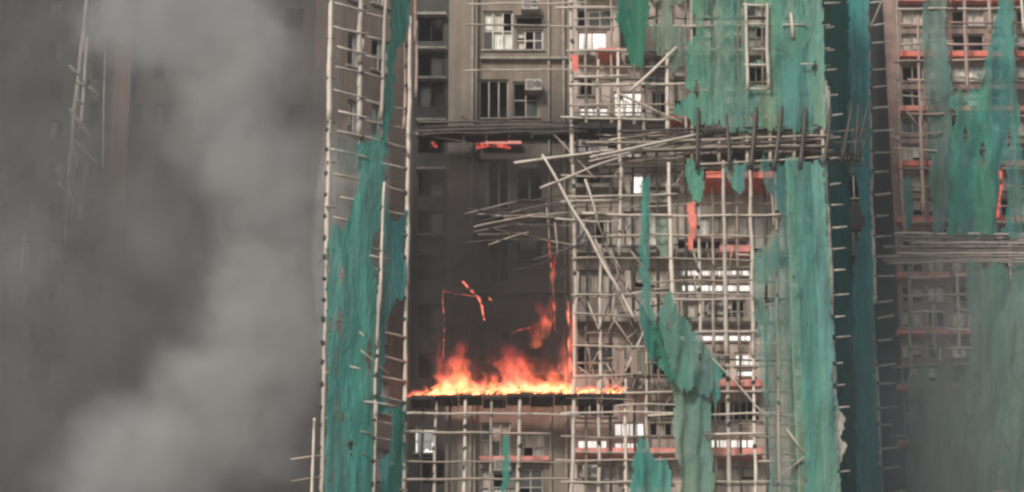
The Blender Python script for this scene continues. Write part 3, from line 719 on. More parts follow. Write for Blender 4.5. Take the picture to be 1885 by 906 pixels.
for k in range(26):
    x = s2.rng.uniform(1060, 1240); y = s2.rng.uniform(0, 215); an = s2.rng.choice([1.5, 1.6, .1, -.15, .6]) + s2.rng.gauss(0, .12); L = s2.rng.uniform(20, 70)
    s2.ledger(x, y, x + L * math.cos(an), y + L * math.sin(an), s2.rng.uniform(-.1, .85), None, s2.rng.uniform(.018, .03), ['bam', 'bam_pale', 'bam_dark'], .05)
for k in range(16):
    x0 = s2.rng.uniform(1040, 1300); s2.ledger(x0, 246 + s2.rng.uniform(0, 56), x0 + s2.rng.uniform(90, 240), 236 + s2.rng.uniform(0, 48), s2.rng.uniform(-.3, .8), None, .032, ['bam_dark', 'bam', 'bam_dark', 'bam_pale'])
for k in range(14):
    x0 = s2.rng.uniform(840, 1000); y0 = s2.rng.uniform(370, 460); s2.ledger(x0, y0, x0 + s2.rng.uniform(50, 130), y0 + s2.rng.uniform(-26, 22), s2.rng.uniform(-.1, .8), None, .026, ['bam_dark', 'bam'])
s2.done()
# charred working platform that carries the fire
pf = thing('work_platform', 'charred timber work platform under the line of flames', 'platform', P(950, 730, .5))
for k in range(9):
    x0 = 757 + k * 44; a = P(x0, 733 - k * .5, 0); b = P(x0 + 42, 733 - k * .5, 0); mb = MB()
    dz = random.uniform(-.05, .05); mb.box(a.x, b.x, -.25 + random.uniform(-.12, .12), .95, a.z - random.uniform(.03, .12) + dz, a.z + random.uniform(.02, .08) + dz); o_ = mb.build('plank', M['char'], pf)
hb = MB()
for k in range(46):
    x = random.uniform(760, 1140); a = P(x, 734, random.uniform(-.25, .3)); L = random.uniform(.1, .5)
    hb.tube([a, a + Vector((random.uniform(-.15, .15), 0, -L * .5)), a + Vector((random.uniform(-.2, .2), 0, -L))], [.025, .018, .008], 4)
tag(hb.build('burnt_shred', M['char'], pf), kind='stuff')
pf2 = thing('work_platform', 'blackened burnt-out platform across the upper left of the tower front', 'platform', P(915, 238, .5))
for k in range(11):
    x0 = 770 + k * 42; a = P(x0, 240 - k * 1.2 + random.uniform(-3, 3), 0); b = P(x0 + 40, 240, 0); mb = MB()
    mb.box(a.x, b.x, random.uniform(-.2, .1), 1.0, a.z - .16 * random.uniform(.4, 1), a.z + .12 * random.uniform(.4, 1)); mb.build('plank', M['char'], pf2)

pf3 = thing('work_platform', 'dark timber deck of the catch platform under the upper green net', 'platform', P(1400, 282, .4))
for k in range(9):
    x0 = 1262 + k * 29; a = P(x0, 284 + random.uniform(-3, 3), .1); b = P(x0 + 27, 284, .1); mb = MB()
    mb.box(a.x, b.x, .05, 1.1, a.z - .10 * random.uniform(.5, 1.2), a.z + .10 * random.uniform(.4, 1.2)); mb.build('plank', M['char'], pf3)

# right tower scaffold
SY = 23.6
s3 = Scaffold('bamboo scaffold with short projecting ledgers on the right-hand tower', (P(1740, 453, SY).x, SY, 0))
s3.upright(1594, -60, 1602, 300, SY, .1, 'bam_pale', 150); s3.upright(1601, 290, 1608, 560, SY, .1, 'bam_pale', 140); s3.upright(1606, 550, 1622, 975, SY, .085, 'bam_pale', 150)
for k, y in enumerate(range(-32, 960, 39)):
    y += s3.rng.uniform(-6, 6); x = 1598 + (y + 40) * .022
    s3.ledger(x - 8, y + 1, x + s3.rng.uniform(26, 44), y - s3.rng.uniform(-2, 5), SY - .05, None, .05, 'bam_pale'); s3.lash(x, y, SY - .05, .1)
for x0, y0, x1, y1, m in ((1650, -60, 1656, 260, 'bam'), (1690, 30, 1700, 390, 'bam_pink'), (1656, 250, 1668, 430, 'bam_pink'), (1774, -60, 1782, 168, 'bam_pink'), (1816, -60, 1822, 60, 'bam'), (1879, -60, 1888, 60, 'bam_pale'), (1840, 300, 1832, 420, 'bam_pink'),
                          (1672, 490, 1674, 600, 'bam'), (1762, 480, 1768, 650, 'bam'), (1720, 560, 1722, 650, 'bam'), (1858, 400, 1860, 520, 'bam'), (1675, 600, 1680, 975, 'bam'), (1730, 640, 1735, 975, 'bam'), (1790, 640, 1800, 975, 'bam'), (1850, 520, 1860, 975, 'bam')):
    s3.upright(x0, y0, x1, y1, SY, .065, m, 240)
for k, y in enumerate(range(-20, 960, 33)):
    for x0, x1 in ((1645, 1750), (1740, 1890)):
        if 430 < y < 490: continue
        s3.ledger(x0 + s3.rng.uniform(-5, 30), y + s3.rng.uniform(-4, 4), x1 - s3.rng.uniform(-10, 30), y + s3.rng.uniform(-4, 4), SY - .05, None, .05, ['bam', 'bam_pink', 'bam_pale'])
for k in range(10):
    s3.ledger(1622 + s3.rng.uniform(0, 60), 430 + k * 6.2, 1900, 432 + k * 5.6, SY - .4 + (k % 3) * .3, None, .055, ['bam', 'bam_pale', 'bam'])
for x0, y0, x1, y1 in ((1598, 60, 1622, 4), (1640, 250, 1662, 262), (1668, 205, 1690, 232)): s3.ledger(x0, y0, x1, y1, SY - .15, None, .05, 'bam')
s3.done()

# scaffold ghosting through the smoke
GY = 44.0
s4 = Scaffold('thin broken bamboo scaffold fading into the smoke at the far left', (P(150, 453, GY).x, GY, 0))
for x0, y0, x1, y1, r in ((160, -40, 150, 100, .09), (152, 60, 138, 200, .11), (158, 70, 146, 240, .1), (138, 190, 128, 330, .1), (128, 300, 120, 460, .09), (194, 84, 190, 310, .05), (46, 430, 40, 500, .08)):
    s4.upright(x0, y0, x1, y1, GY, r, 'bam_pale', 200)
for x0, y0, x1, y1 in ((128, 120, 146, 140), (164, 160, 182, 176), (128, 200, 166, 252), (140, 260, 180, 302), (132, 210, 150, 232), (108, 336, 124, 358), (134, 262, 142, 306), (126, 340, 140, 386), (140, 150, 156, 158), (136, 176, 152, 192)):
    s4.ledger(x0, y0, x1, y1, GY - .1, None, .075, 'bam_pale')
s4.done()

# loose fallen poles, each a thing
def loose(x0, y0, x1, y1, Y0, Y1, r, m, label):
    o = bamboo('bamboo_pole', P(x0, y0, Y0), P(x1, y1, Y1), r, M[m], None, .01); tag(o, label, 'bamboo pole', 'loose poles hanging off the scaffold'); return o
loose(1171, 592, 998, 284, -.35, -.6, .055, 'bam_pale', 'long pale pole fallen diagonally from the platform towards the torn green strip')
loose(994, 347, 1150, 286, -.7, -.3, .045, 'bam_pale', 'pole rising to the right that crosses the top of the long diagonal pole')
loose(946, 300, 1130, 276, -.3, -.1, .05, 'bam_pale', 'nearly level pale pole left of the catch platform end')
loose(1078, 330, 1104, 420, -.3, -.2, .04, 'bam_pale', 'short steep pole beside the upper part of the long fallen pole')
loose(1096, 440, 1164, 602, -.5, -.45, .045, 'bam', 'brown pole leaning alongside the lower half of the long fallen pole')
loose(1160, 168, 1246, 86, -.35, -.35, .055, 'bam_pale', 'pale pole tilted up to the right below the torn green flap at the top')
loose(1138, 172, 1256, 226, -.3, -.2, .045, 'bam', 'pole sloping down to the red ledge above the catch platform')
loose(1086, 290, 1290, 246, -.5, -.3, .05, 'bam_pale', 'pale pole sloping up along the left end of the catch platform')
loose(1268, 612, 1412, 768, -.35, -.3, .036, 'bam_pale', 'thin pole slanting down right of the big hanging rag')
loose(1448, 790, 1484, 838, -.4, -.4, .036, 'bam', 'short snapped pole near the lower right of the green net')
loose(1484, 838, 1446, 872, -.45, -.45, .034, 'bam', 'short pole meeting the snapped pole in a point at the lower right')

# ------------------------------------------------------------------ nets and rags
def inside(poly, x, y):
    c = False; n = len(poly); j = n - 1
    for i in range(n):
        xi, yi = poly[i]; xj, yj = poly[j]
        if (yi > y) != (yj > y) and x < (xj - xi) * (y - yi) / (yj - yi) + xi: c = not c
        j = i
    return c
def net(label, poly, Yf, m, fold=.10, cell=3.0, rag=7.0, holes=(), seed=0, freq=.11, name='safety_net', cat='net', group='torn safety nets', tears=0):
    xs = [p[0] for p in poly]; ys = [p[1] for p in poly]; x0, x1, y0, y1 = min(xs) - rag, max(xs) + rag, min(ys) - rag, max(ys) + rag
    nx = int((x1 - x0) / cell) + 1; ny = int((y1 - y0) / (cell * 1.35)) + 1
    Yc_ = Yf if callable(Yf) else (lambda x, y: Yf)
    rr = random.Random(seed * 31 + 5); hl = list(holes)
    for _ in range(tears):
        hx, hy = rr.uniform(x0, x1), rr.uniform(y0, y1); w_, h_ = rr.uniform(1.5, 6), rr.uniform(5, 34)
        hl.append([(hx - w_, hy), (hx, hy - h_), (hx + w_, hy - h_ * .2), (hx + w_ * .3, hy + h_)])
    def nz(x, y, s, k): return noise.noise((x * s, y * s, seed * 3.7 + k))
    V = {}; verts = []; faces = []
    def vid(i, j):
        if (i, j) not in V:
            x = x0 + i * cell; y = y0 + j * cell * 1.35
            jx = rag * .25 * nz(x, y, .03, 9)
            ph = 2.2 * nz(x, y, .012, 4)
            yy = Yc_(x, y) + .75 * fold * (math.sin(x * freq + ph + 3 * nz(x, y, .006, 1)) * .55 + math.sin(x * freq * 2.3 + y * .018 + ph) * .12 + .7 * nz(x, y * .35, .03, 2) + .12 * nz(x, y * .6, .1, 3)) + fold * 1.3 * nz(x, y, .009, 6)
            V[(i, j)] = len(verts); verts.append(P(x + jx, y + 2.0 * nz(x, y, .05, 7), yy))
        return V[(i, j)]
    for j in range(ny):
        for i in range(nx):
            cx = x0 + (i + .5) * cell; cy_ = y0 + (j + .5) * cell * 1.35
            dx = rag * (.7 * nz(cx * .6, cy_, .03, 11) + .5 * nz(cx, cy_ * .4, .17, 12)); dy = rag * 2.4 * (nz(cx, cy_ * .3, .07, 13) + .3 * nz(cx, cy_ * .15, .28, 14))
            if not inside(poly, cx + dx, cy_ + dy): continue
            if any(inside(h, cx + dx * .5, cy_ + dy * .35) for h in hl): continue
            faces.append((vid(i, j), vid(i, j + 1), vid(i + 1, j + 1), vid(i + 1, j)))
    c = sum(verts, Vector()) / len(verts)
    o = mesh_obj(name, [v - c for v in verts], faces, M[m], None, True); o.location = c
    return tag(o, label, cat, group)
LB = lambda off=0: (lambda x, y: BY(x) - .16 + off)
net('long teal net wrapped round the left scaffold corner', [(655, 262), (668, 256), (700, 250), (712, 240), (716, 300), (706, 350), (716, 400), (748, 395), (748, 545), (726, 560), (712, 600), (706, 660), (702, 735), (745, 752), (742, 800), (722, 850), (720, 912), (700, 912), (694, 830), (690, 780), (684, 912), (596, 960), (602, 700), (606, 430), (622, 415), (640, 408), (656, 370), (664, 330)],
    LB(), 'net_b', .12, seed=1, tears=16, holes=[[(684, 430), (700, 425), (712, 470), (700, 500), (684, 480)], [(694, 500), (702, 505), (700, 540), (692, 528)], [(690, 760), (722, 758), (718, 830), (696, 850)]])
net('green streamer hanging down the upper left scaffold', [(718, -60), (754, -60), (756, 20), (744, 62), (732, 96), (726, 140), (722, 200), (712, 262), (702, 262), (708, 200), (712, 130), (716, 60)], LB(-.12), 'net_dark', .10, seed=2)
net('wisp of teal net on the corner pole of the left scaffold', [(616, 262), (652, 258), (660, 300), (640, 318), (622, 300)], LB(-.05), 'net_thin', .08, seed=3)
net('dark teal shred at the bottom of the left scaffold', [(722, 752), (748, 756), (746, 830), (738, 912), (708, 960), (702, 912), (726, 850)], LB(-.2), 'net_dark', .14, seed=4)
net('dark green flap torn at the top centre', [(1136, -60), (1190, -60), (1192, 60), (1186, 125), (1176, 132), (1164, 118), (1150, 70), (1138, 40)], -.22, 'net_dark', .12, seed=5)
net('thin see-through net beside the top flap', [(1192, -60), (1262, -60), (1256, 40), (1270, 110), (1234, 132), (1226, 96), (1210, 112), (1200, 60), (1208, 20)], -.2, 'net_thin', .12, seed=6, holes=[[(1192, 4), (1218, 2), (1216, 44), (1196, 44)], [(1232, 8), (1262, 6), (1256, 46), (1236, 44)]])
net('big green net covering the upper right of the front', [(1262, -60), (1514, -60), (1518, 100), (1520, 236), (1440, 240), (1330, 238), (1270, 226), (1236, 214), (1252, 190), (1270, 168), (1262, 130), (1268, 90), (1280, 50)],
    lambda x, y: -.3, 'net_r', .14, seed=7, tears=12, holes=[[(1377, 12), (1411, 12), (1411, 42), (1377, 42)], [(1377, 50), (1412, 50), (1412, 115), (1379, 115)], [(1379, 122), (1413, 122), (1414, 159), (1380, 158)], [(1298, 34), (1308, 38), (1304, 52), (1294, 46)]])
net('large green net hanging below the catch platform on the right', [(1404, 292), (1520, 292), (1524, 420), (1532, 600), (1542, 780), (1550, 960), (1412, 960), (1420, 860), (1408, 760), (1400, 680), (1392, 600), (1388, 520), (1386, 478), (1416, 462), (1432, 440), (1436, 400), (1424, 360), (1408, 340), (1398, 320)],
    lambda x, y: -.3, 'net_low', .14, seed=8, tears=20, holes=[[(1486, 836), (1494, 850), (1496, 876), (1486, 862)]])
net('denser teal net band down the right edge below the catch platform', [(1446, 294), (1518, 294), (1522, 420), (1530, 600), (1540, 780), (1548, 960), (1486, 960), (1478, 800), (1470, 600), (1462, 460)], lambda x, y: -.5, 'net_r', .12, seed=36, rag=9)
net('small green tatter left of the red ledge', [(1262, 296), (1290, 298), (1300, 340), (1290, 372), (1272, 378), (1264, 340)], -.2, 'net_r', .10, seed=9)
net('narrow green tatter between the two red ledges', [(1336, 296), (1378, 296), (1372, 345), (1362, 366), (1350, 350), (1340, 330)], -.2, 'net_r', .1, seed=10)
net('thin torn green strip hanging beside the kinked poles', [(1180, 330), (1196, 324), (1198, 400), (1194, 470), (1196, 540), (1214, 620), (1196, 612), (1180, 540), (1176, 470), (1180, 400)], -.3, 'net_b', .1, seed=11)
net('pale net remnant round the white curtains', [(1384, 470), (1410, 440), (1432, 424), (1440, 450), (1430, 500), (1396, 530)], -.15, 'net_thin', .08, seed=12)
net('long pale grey rag of net hanging down to the bottom right of the fire', [(1226, 690), (1262, 680), (1306, 690), (1308, 760), (1310, 850), (1316, 960), (1246, 960), (1254, 880), (1242, 800), (1240, 730)],
    lambda x, y: -.45, 'net_grey', .26, seed=13, freq=.16, tears=2)
net('torn blue-green net sagging across the kinked poles above the pale rag', [(1178, 556), (1192, 590), (1214, 612), (1212, 566), (1230, 544), (1262, 586), (1288, 622), (1304, 646), (1314, 700), (1306, 724), (1280, 716), (1256, 726), (1234, 704), (1214, 684), (1196, 648), (1180, 610)], lambda x, y: -.7, 'net_tealgrey', .24, seed=14, freq=.14, tears=2)
net('thin strand of net blown across the brown leaning pole', [(1196, 600), (1206, 596), (1240, 690), (1232, 700)], -.95, 'net_dark', .1, seed=34, rag=4)
net('dark crumpled net knot at the left of the sagging net', [(1190, 604), (1214, 612), (1226, 650), (1212, 668), (1194, 644)], lambda x, y: -.9, 'net_dark', .2, seed=35, freq=.3, rag=5)
net('short rag tail right of the heavy hanging rag', [(1300, 640), (1322, 660), (1330, 700), (1318, 742), (1306, 720)], -.4, 'net_b', .1, seed=15)
net('teal net bundle at the bottom edge below the fire line', [(1176, 806), (1190, 812), (1204, 840), (1232, 850), (1240, 960), (1158, 960), (1162, 880), (1168, 830)], lambda x, y: -.4, 'net_b', .18, seed=16, freq=.16)
net('small green scrap dangling from the lower grid', [(926, 806), (938, 806), (938, 850), (934, 905), (922, 905), (926, 850)], -.2, 'net_b', .06, seed=17, rag=3)
net('bleached scrap on the right edge pole above the platform', [(1516, 136), (1521, 150), (1527, 168), (1526, 220), (1520, 236), (1516, 200)], -.25, 'rag_white', .1, seed=18, rag=3)
net('bleached scrap low on the right edge pole', [(1540, 742), (1556, 772), (1548, 800), (1560, 820), (1546, 850), (1538, 800)], -.25, 'rag_white', .1, seed=19, rag=3)
net('tall teal net in the gap between the towers', [(1556, -60), (1598, -60), (1602, 200), (1604, 420), (1610, 600), (1622, 960), (1566, 960), (1572, 700), (1568, 520), (1574, 450), (1592, 420), (1580, 340), (1560, 300), (1562, 180), (1552, 100)], lambda x, y: SY - .4 + (x - 1600) * -.02, 'net_gap', .35, seed=20)
net('dim net coloured dark for shade at the back of the gap', [(1512, -60), (1560, -60), (1564, 300), (1580, 960), (1530, 960), (1520, 400)], 20.0, 'net_shade', .35, seed=21)
net('green net strip down the left of the right-hand tower', [(1704, -60), (1746, -60), (1742, 60), (1750, 160), (1760, 300), (1740, 428), (1716, 430), (1712, 300), (1704, 180), (1696, 80)], SY - .35, 'net_grey', .3, seed=22)
net('broad green net on the right-hand tower', [(1752, 172), (1800, 168), (1812, 110), (1830, 60), (1844, -60), (1866, -60), (1868, 120), (1876, 200), (1882, 300), (1886, 432), (1744, 432), (1750, 300)], SY - .5, 'net_b', .35, seed=23, tears=8, holes=[[(1843, 300), (1852, 300), (1856, 350), (1850, 420), (1836, 420), (1840, 340)], [(1788, 128), (1804, 122), (1812, 134), (1796, 146)]])
net('little green strip on the rose wall', [(1664, 330), (1676, 322), (1682, 380), (1676, 420), (1666, 420)], SY - .3, 'net_b', .2, seed=24, rag=3)
net('hazy green net low on the right-hand tower', [(1776, 488), (1900, 486), (1900, 960), (1740, 960), (1752, 760), (1786, 640)], SY - .4, 'net_grey', .35, seed=25)
net('faint net at the lower middle of the right-hand tower', [(1680, 690), (1790, 660), (1790, 960), (1664, 960)], SY - .7, 'net_thin', .35, seed=26, rag=16)
for lb, poly, m, Y in (('grey rag dangling over the window right of the flames', [(1132, 634), (1150, 640), (1152, 690), (1140, 712), (1130, 680)], 'rag', -.1),
                       ('second grey rag beside the heavy net', [(1156, 640), (1182, 650), (1190, 690), (1176, 684), (1160, 692)], 'rag', -.15),
                       ('pale sheet caught on the poles near the torn strip', [(1130, 500), (1150, 510), (1152, 560), (1134, 570)], 'rag', .2),
                       ('white cloth draped beside the middle windows', [(1204, 410), (1226, 400), (1232, 470), (1214, 480)], 'rag_white', .3),
                       ('white cloth hanging in the lower left window', [(766, 790), (800, 792), (796, 830), (770, 834)], 'rag_white', 2.35),
                       ('pale foil scrap on the net of the right-hand tower', [(1796, 140), (1810, 126), (1814, 132), (1802, 146)], 'rag_white', SY - .8)):
    net(lb, poly, Y, m, .1, seed=len(lb), rag=4, freq=.3, name='torn_sheet', cat='cloth', group='loose rags')
net('long red cloth hanging down over the white windows', [(1264, 376), (1278, 374), (1282, 410), (1274, 460), (1266, 456), (1270, 420)], -.2, 'rag_red', .08, seed=30, rag=3, name='torn_sheet', cat='cloth', group='loose rags')
net('small red cloth on the pole near the top lit window', [(1050, 100), (1064, 102), (1064, 130), (1052, 132)], -.2, 'rag_red', .06, seed=31, rag=3, name='torn_sheet', cat='cloth', group='loose rags')

# ------------------------------------------------------------------ fire
def flame_mat(name, cols, eps, seed):
    """emissive gas: colour by height in the tongue (object space 0..1)"""
    m, nt, out = mat(name)
    tc = N(nt, 'ShaderNodeTexCoord'); sx = N(nt, 'ShaderNodeSeparateXYZ'); nt.links.new(tc.outputs['Object'], sx.inputs[0])
    p = pos(nt); n = noise_node(nt, mapping(nt, p, (5.0, 3.0, 1.8), (seed, 0, seed)), 1.0, 4, .6)
    h = math_n(nt, 'ADD', sx.outputs[2], math_n(nt, 'MULTIPLY', math_n(nt, 'SUBTRACT', n.outputs[0], .5), .7))
    col = ramp(nt, h, [(0.0, cols[0]), (.35, cols[1]), (.75, cols[2])])
    st = ramp(nt, h, [(.0, (1, 1, 1)), (.4, (.75, .75, .75)), (1.0, (.10, .10, .10))])
    wisps = ramp(nt, n.outputs[0], [(.36, (.12, .12, .12)), (.6, (1, 1, 1))])
    e = N(nt, 'ShaderNodeEmission'); nt.links.new(col, e.inputs[0])
    nt.links.new(math_n(nt, 'MULTIPLY', math_n(nt, 'MULTIPLY', st, wisps), eps), e.inputs[1])
    ab = N(nt, 'ShaderNodeVolumeAbsorption'); ab.inputs['Color'].default_value = (.3, .1, .05, 1); ab.inputs['Density'].default_value = .25
    ad = N(nt, 'ShaderNodeAddShader'); nt.links.new(e.outputs[0], ad.inputs[0]); nt.links.new(ab.outputs[0], ad.inputs[1])
    nt.links.new(ad.outputs[0], out.inputs['Volume']); return m
M['fl_hot'] = flame_mat('flame_hot', [(1.0, .46, .16), (1.0, .22, .08), (.95, .12, .08)], 4.4, 1.0)
M['fl_red'] = flame_mat('flame_red', [(1.0, .28, .13), (1.0, .15, .09), (.88, .11, .10)], 2.6, 4.0)
M['fl_thin'] = flame_mat('flame_wisp', [(1.0, .24, .10), (.95, .13, .08), (.8, .10, .09)], 1.5, 7.0)
M['fl_glow'] = flame_mat('flame_glow', [(1.0, .20, .08), (.95, .13, .08), (.8, .10, .09)], .55, 9.0)
def tongue_mesh(seed):
    rr = random.Random(seed); v = []; f = []; S = 12; Rn = 14
    ph = [rr.uniform(0, 6.28) for _ in range(6)]
    for j in range(Rn + 1):
        t = j / Rn
        rad = (.5 * (math.sin(math.pi * min(1, t * 1.25 + .16)) if t < .45 else 1) * (1 - t) ** .75 * 1.25 + .004)
        if j == 0: rad = .30
        ox = .22 * t * math.sin(ph[0] + t * 4.2) + .07 * math.sin(ph[1] + t * 9) * t; oy = .2 * t * math.sin(ph[2] + t * 4)
        for k in range(S):
            a = 2 * math.pi * k / S
            q = rad * max(.15, 1 + .34 * math.sin(a * 2 + ph[3] + t * 7) + .26 * math.sin(a * 3 + ph[4] + t * 11) + .2 * math.sin(ph[5] + t * 17))
            v.append((ox + q * math.cos(a), oy + q * math.sin(a), t))
    for j in range(Rn):
        for k in range(S): f.append((j*S + k, j*S + (k+1) % S, (j+1)*S + (k+1) % S, (j+1)*S + k))
    f.append(tuple(reversed(range(S)))); f.append(tuple(Rn*S + k for k in range(S)))
    me = bpy.data.meshes.new('flame_tongue'); me.from_pydata(v, [], f); me.update(); me.polygons.foreach_set('use_smooth', [True] * len(me.polygons)); return me
TM = {}
def fire(label, tongues, Y=.3):
    """tongues: (px, base_py, width_px, height_px, kind)"""
    x0, y0 = tongues[0][:2]; c = P(x0, y0, Y)
    t = thing('flame', label, 'flame', c, 'flames on the work platform')
    for k, (px, py, wpx, hpx, kd) in enumerate(tongues):
        sd_ = (k * 7 + int(px)) % 9; key = (sd_, kd)
        if key not in TM:
            me = tongue_mesh(sd_); me.materials.append(M[kd]); TM[key] = me
        o = bpy.data.objects.new('tongue', TM[key]); link(o); o.parent = t
        yy = Y + random.uniform(-.18, .18); b = P(px, py, yy)
        wm = wpx / 49.0; hm = hpx * .85 / 46.0
        o.location = b - c; o.scale = (wm, min(wm, .5), hm); o.rotation_euler.y = random.uniform(-.1, .1)
    return t
FR = random.Random(5)
def licks(x0, x1, y, hs, n, kinds):
    out = []
    for k in range(n):
        x = x0 + (x1 - x0) * (k + FR.uniform(.1, .9)) / n; t = (x - x0) / (x1 - x0); h = hs[0] + (hs[1] - hs[0]) * t
        out.append((x, y + FR.uniform(-2, 2), FR.uniform(14, 40), h * (.22 + .75 * FR.random() ** 2), FR.choice(kinds)))
    return out
HR = ['fl_hot', 'fl_red', 'fl_hot']
fire('tall bright orange flame at the left of the fire line', [(838, 724, 40, 100, 'fl_hot'), (824, 724, 30, 84, 'fl_red'), (852, 723, 30, 74, 'fl_hot'), (812, 722, 14, 150, 'fl_thin'), (842, 684, 34, 86, 'fl_thin')] + licks(808, 872, 723, (60, 56), 8, HR))
fire('low yellow flames licking the left end of the platform', [(766, 731, 24, 14, 'fl_hot')] + licks(760, 812, 728, (14, 44), 9, HR))
fire('low orange flames in the dip between the two tall flames', licks(866, 930, 722, (56, 50), 11, HR))
fire('broad reddish flame in the middle of the fire line', [(948, 720, 42, 106, 'fl_red'), (932, 720, 30, 84, 'fl_red'), (966, 719, 34, 84, 'fl_red'), (940, 684, 46, 70, 'fl_thin'), (960, 690, 40, 66, 'fl_thin')] + licks(926, 984, 720, (60, 54), 9, ['fl_red', 'fl_hot']))
fire('jagged orange flames right of the middle', licks(980, 1050, 720, (62, 66), 13, HR))
fire('tall thin flame climbing the front pole', [(1048, 715, 18, 130, 'fl_red'), (1042, 700, 12, 120, 'fl_red'), (1053, 650, 12, 130, 'fl_red'), (1034, 690, 13, 80, 'fl_thin')], -.15)
fire('low flames trailing off at the right end of the platform', licks(1054, 1142, 721, (46, 20), 12, ['fl_red', 'fl_hot', 'fl_red']))
fire('faint red glow of burning gas over the fire line', [(840, 700, 90, 70, 'fl_glow'), (950, 700, 110, 84, 'fl_glow'), (1010, 704, 90, 60, 'fl_glow'), (885, 712, 90, 36, 'fl_glow')], .5)
fire('dim red flame floating high beside the leaning pole', [(1000, 622, 30, 100, 'fl_thin'), (986, 640, 28, 64, 'fl_thin'), (1008, 600, 16, 70, 'fl_thin')], .5)
fire('thin flame along the snapped upright above the fire', [(1018, 600, 11, 150, 'fl_thin'), (1016, 520, 9, 80, 'fl_red')], .1)
# glowing timber added along the platform to throw the fire's light
def firelight_coals():
    mb = MB()
    for k in range(44):
        x = FR.uniform(768, 1138); a = P(x, 727 - (x - 760) * .012, FR.uniform(-.1, .7)); L = FR.uniform(.12, .5); an = FR.uniform(-.6, .6)
        mb.tube([a, a + Vector((L * math.cos(an), FR.uniform(-.15, .15), abs(L * math.sin(an)) + .02))], [FR.uniform(.02, .05), FR.uniform(.015, .04)], 5)
    o = mb.build('firelight_debris', M['firelight_coal']); tag(o, 'glowing splintered timber added along the burning platform to throw firelight', 'embers', None, 'stuff')
M['firelight_coal'] = glow_mat('firelight_coal', (1.0, .26, .09), 6.0)
firelight_coals()
# glowing remains
def ember(name, pts, r, Y, m, label):
    q = [P(x, y, Y) for x, y in pts]; mb = MB(); n = len(q)
    fine = []
    for i in range(n - 1):
        for k in range(3): fine.append(q[i].lerp(q[i+1], k / 3) + Vector((random.uniform(-.02, .02), random.uniform(-.02, .02), random.uniform(-.02, .02))))
    fine.append(q[-1]); mb.tube(fine, [r * random.uniform(.7, 1.3) * (1 - .4 * i / len(fine)) for i in range(len(fine))], 6)
    c = q[0]; o = mesh_obj(name, [v - c for v in mb.v], mb.f, M[m], None, True); o.location = c; return tag(o, label, 'ember', 'glowing remains')
ember('burning_strap', [(851, 519), (862, 530), (874, 542), (884, 553), (888, 572), (892, 590)], .055, .1, 'ember_hot', 'burning hooked strap hanging in the smoke above the fire')
ember('burning_strap', [(814, 536), (835, 541), (852, 543), (876, 546)], .028, .1, 'ember', 'thin glowing strand running left from the burning hooked strap')
ember('burning_strap', [(899, 548), (903, 552), (908, 556)], .045, .1, 'ember_hot', 'small glowing knot at the right of the burning hooked strap')
ember('burning_pole', [(815, 534), (817, 600), (816, 670)], .028, .0, 'ember', 'thin glowing upright at the left over the tall flame')
ember('burning_pole', [(1046, 548), (1047, 620), (1050, 700)], .05, -.12, 'ember_hot', 'glowing upright wrapped by the tall thin flame')
ember('burning_pole', [(1010, 440), (1016, 500), (1019, 560), (1022, 610)], .035, .05, 'ember', 'glowing snapped upright high in the smoke')
ember('burning_ledge', [(876, 270), (900, 268), (925, 269), (940, 273)], .09, .9, 'ember', 'glowing debris under the blackened upper platform')
ember('burning_ledge', [(796, 264), (804, 270)], .1, .9, 'ember', 'small red ember left under the blackened upper platform')
ember('burning_ledge', [(942, 612), (970, 604), (998, 600)], .03, .4, 'ember', 'dim glowing bar in the smoke right of the middle flame')
ember('burning_pole', [(1842, 306), (1844, 340), (1836, 400)], .08, SY - .7, 'ember', 'glowing upright in the slit of the right-hand net')

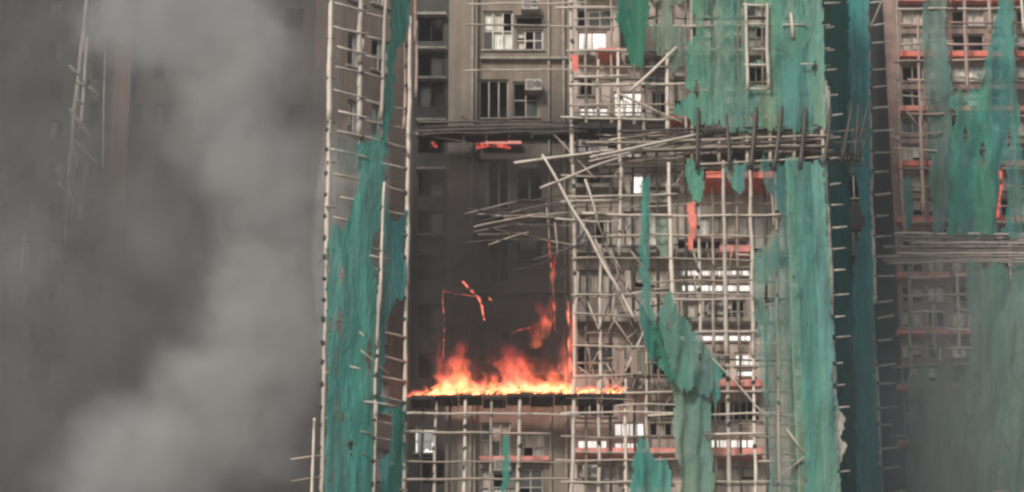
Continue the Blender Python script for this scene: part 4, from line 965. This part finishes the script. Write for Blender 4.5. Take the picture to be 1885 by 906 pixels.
# ------------------------------------------------------------------ smoke
def smoke_mesh(c, size, seed, sub=4, amp=.12):
    bm = bmesh.new(); bmesh.ops.create_icosphere(bm, subdivisions=sub, radius=1.0)
    v = []
    for q in bm.verts:
        d = q.co.normalized(); m_ = max(abs(d.x), abs(d.y), abs(d.z)); k = (1 / m_) ** .55      # rounded box
        k *= 1 + amp * noise.fractal((d.x * 1.8 + seed, d.y * 1.8, d.z * 1.8), .9, 2, 3)
        v.append(Vector((d.x * k * size[0], d.y * k * size[1], d.z * k * size[2])))
    f = [tuple(x.index for x in fc.verts) for fc in bm.faces]; bm.free()
    return v, f
def smoke(label, c, size, col, base, blobs, warp, wscale, seed, thin=.25, step=1.0, name='smoke', holes=()):
    v, f = smoke_mesh(c, size, seed)
    m, nt, out = mat('smoke_' + str(seed)); p = pos(nt)
    nz = noise_node(nt, p, wscale, 3, .6)
    sh = N(nt, 'ShaderNodeVectorMath', operation='SUBTRACT'); nt.links.new(nz.outputs['Color'], sh.inputs[0]); sh.inputs[1].default_value = (.5, .5, .5)
    va = N(nt, 'ShaderNodeVectorMath', operation='MULTIPLY_ADD'); nt.links.new(sh.outputs[0], va.inputs[0]); va.inputs[1].default_value = (warp, warp, warp); nt.links.new(p, va.inputs[2])
    tot = None
    for bc, r, s in blobs:
        b = math_n(nt, 'MULTIPLY', blob(nt, va.outputs[0], bc, r), s)
        tot = b if tot is None else math_n(nt, 'ADD', tot, b)
    n2 = noise_node(nt, va.outputs[0], wscale * 2.6, 3, .62)
    k = N(nt, 'ShaderNodeMapRange'); nt.links.new(n2.outputs[0], k.inputs[0]); k.inputs[1].default_value = .36; k.inputs[2].default_value = .64; k.inputs[3].default_value = thin; k.inputs[4].default_value = 1.25
    d = math_n(nt, 'ADD', tot, base) if tot is not None else base
    d = math_n(nt, 'MULTIPLY', d, k.outputs[0])
    for hc, r in holes: d = math_n(nt, 'MULTIPLY', d, math_n(nt, 'SUBTRACT', 1.0, blob(nt, va.outputs[0], hc, r)))
    pv = N(nt, 'ShaderNodeVolumePrincipled'); pv.inputs['Color'].default_value = (*col, 1); nt.links.new(d, pv.inputs['Density'])
    nt.links.new(pv.outputs[0], out.inputs['Volume'])
    m.cycles.volume_step_rate = step
    o = mesh_obj(name, v, f, m, None, True); o.location = c
    return tag(o, label, 'smoke', None, 'stuff')
PY = 16.0
def pb(px, py, rpx, s, Y=PY): return (P(px, py, Y), rpx / 43.0, s)
smoke('huge grey smoke plume filling the left of the view', P(312, 453, PY), (10.4, 9.0, 15.5), (.77, .78, .785), .018,
      [pb(500, 640, 190, .9), pb(420, 770, 180, .9), pb(250, 910, 190, .9), pb(490, 480, 160, .6), pb(490, 320, 150, .6), pb(430, 110, 180, .8), pb(300, 20, 180, .9), pb(400, 220, 150, .4), pb(10, 470, 140, .06), pb(290, 420, 150, .05)],
      5.5, .16, 1, step=.9, holes=[(P(160, 190, PY), 3.6)])
smoke('charcoal smoke hanging in front of the far left blocks', P(330, 453, 35), (17.5, 6.5, 20.0), (.13, .12, .115), .13, [(P(60, 150, 35), 7.0, .25), (P(230, 680, 35), 8.0, .22), (P(420, 500, 35), 6.0, .15), (P(20, 800, 35), 6.0, .1)], 4.0, .14, 6, step=1.6,
      holes=[(P(190, 190, 35), 8.0), (P(600, 110, 36), 5.0)])
smoke('thin grey smoke caught behind the left corner scaffold', P(650, 440, .15), (1.5, .75, 5.0), (.755, .755, .745), .25, [(P(640, 350, .1), 2.2, 1.3), (P(650, 500, .1), 2.4, 1.0)], 1.2, .5, 5, step=.8)
smoke('dark smoke rising from the fire line under the upper platform', P(905, 510, .75), (3.2, .72, 4.9), (.15, .135, .135), .34,
      [(P(870, 600, .7), 2.6, 1.7), (P(960, 610, .7), 2.4, 1.4), (P(860, 470, .7), 2.4, 1.5), (P(980, 500, .7), 2.0, .8), (P(840, 350, .7), 2.2, .7), (P(930, 290, .7), 2.0, .5)], 1.0, .7, 2, step=1.0)
smoke('bluish haze of smoke drifting over the lower right tower', P(1770, 730, 12), (5.2, 6.5, 7.0), (.42, .46, .47), .025,
      [(P(1700, 780, 12), 5.0, .14), (P(1760, 600, 12), 4.0, .07), (P(1740, 900, 12), 5, .10)], 2.5, .25, 3, step=1.2)

# ------------------------------------------------------------------ hazy air
def haze():
    m, nt, out = mat('hazy_air'); pv = N(nt, 'ShaderNodeVolumePrincipled')
    pv.inputs['Color'].default_value = (.88, .87, .86, 1); pv.inputs['Density'].default_value = .0006
    nt.links.new(pv.outputs[0], out.inputs['Volume'])
    mb = MB(); mb.box(-820, 820, -820, 820, -4, 100); o = mb.build('haze', m); tag(o, kind='stuff')
haze()
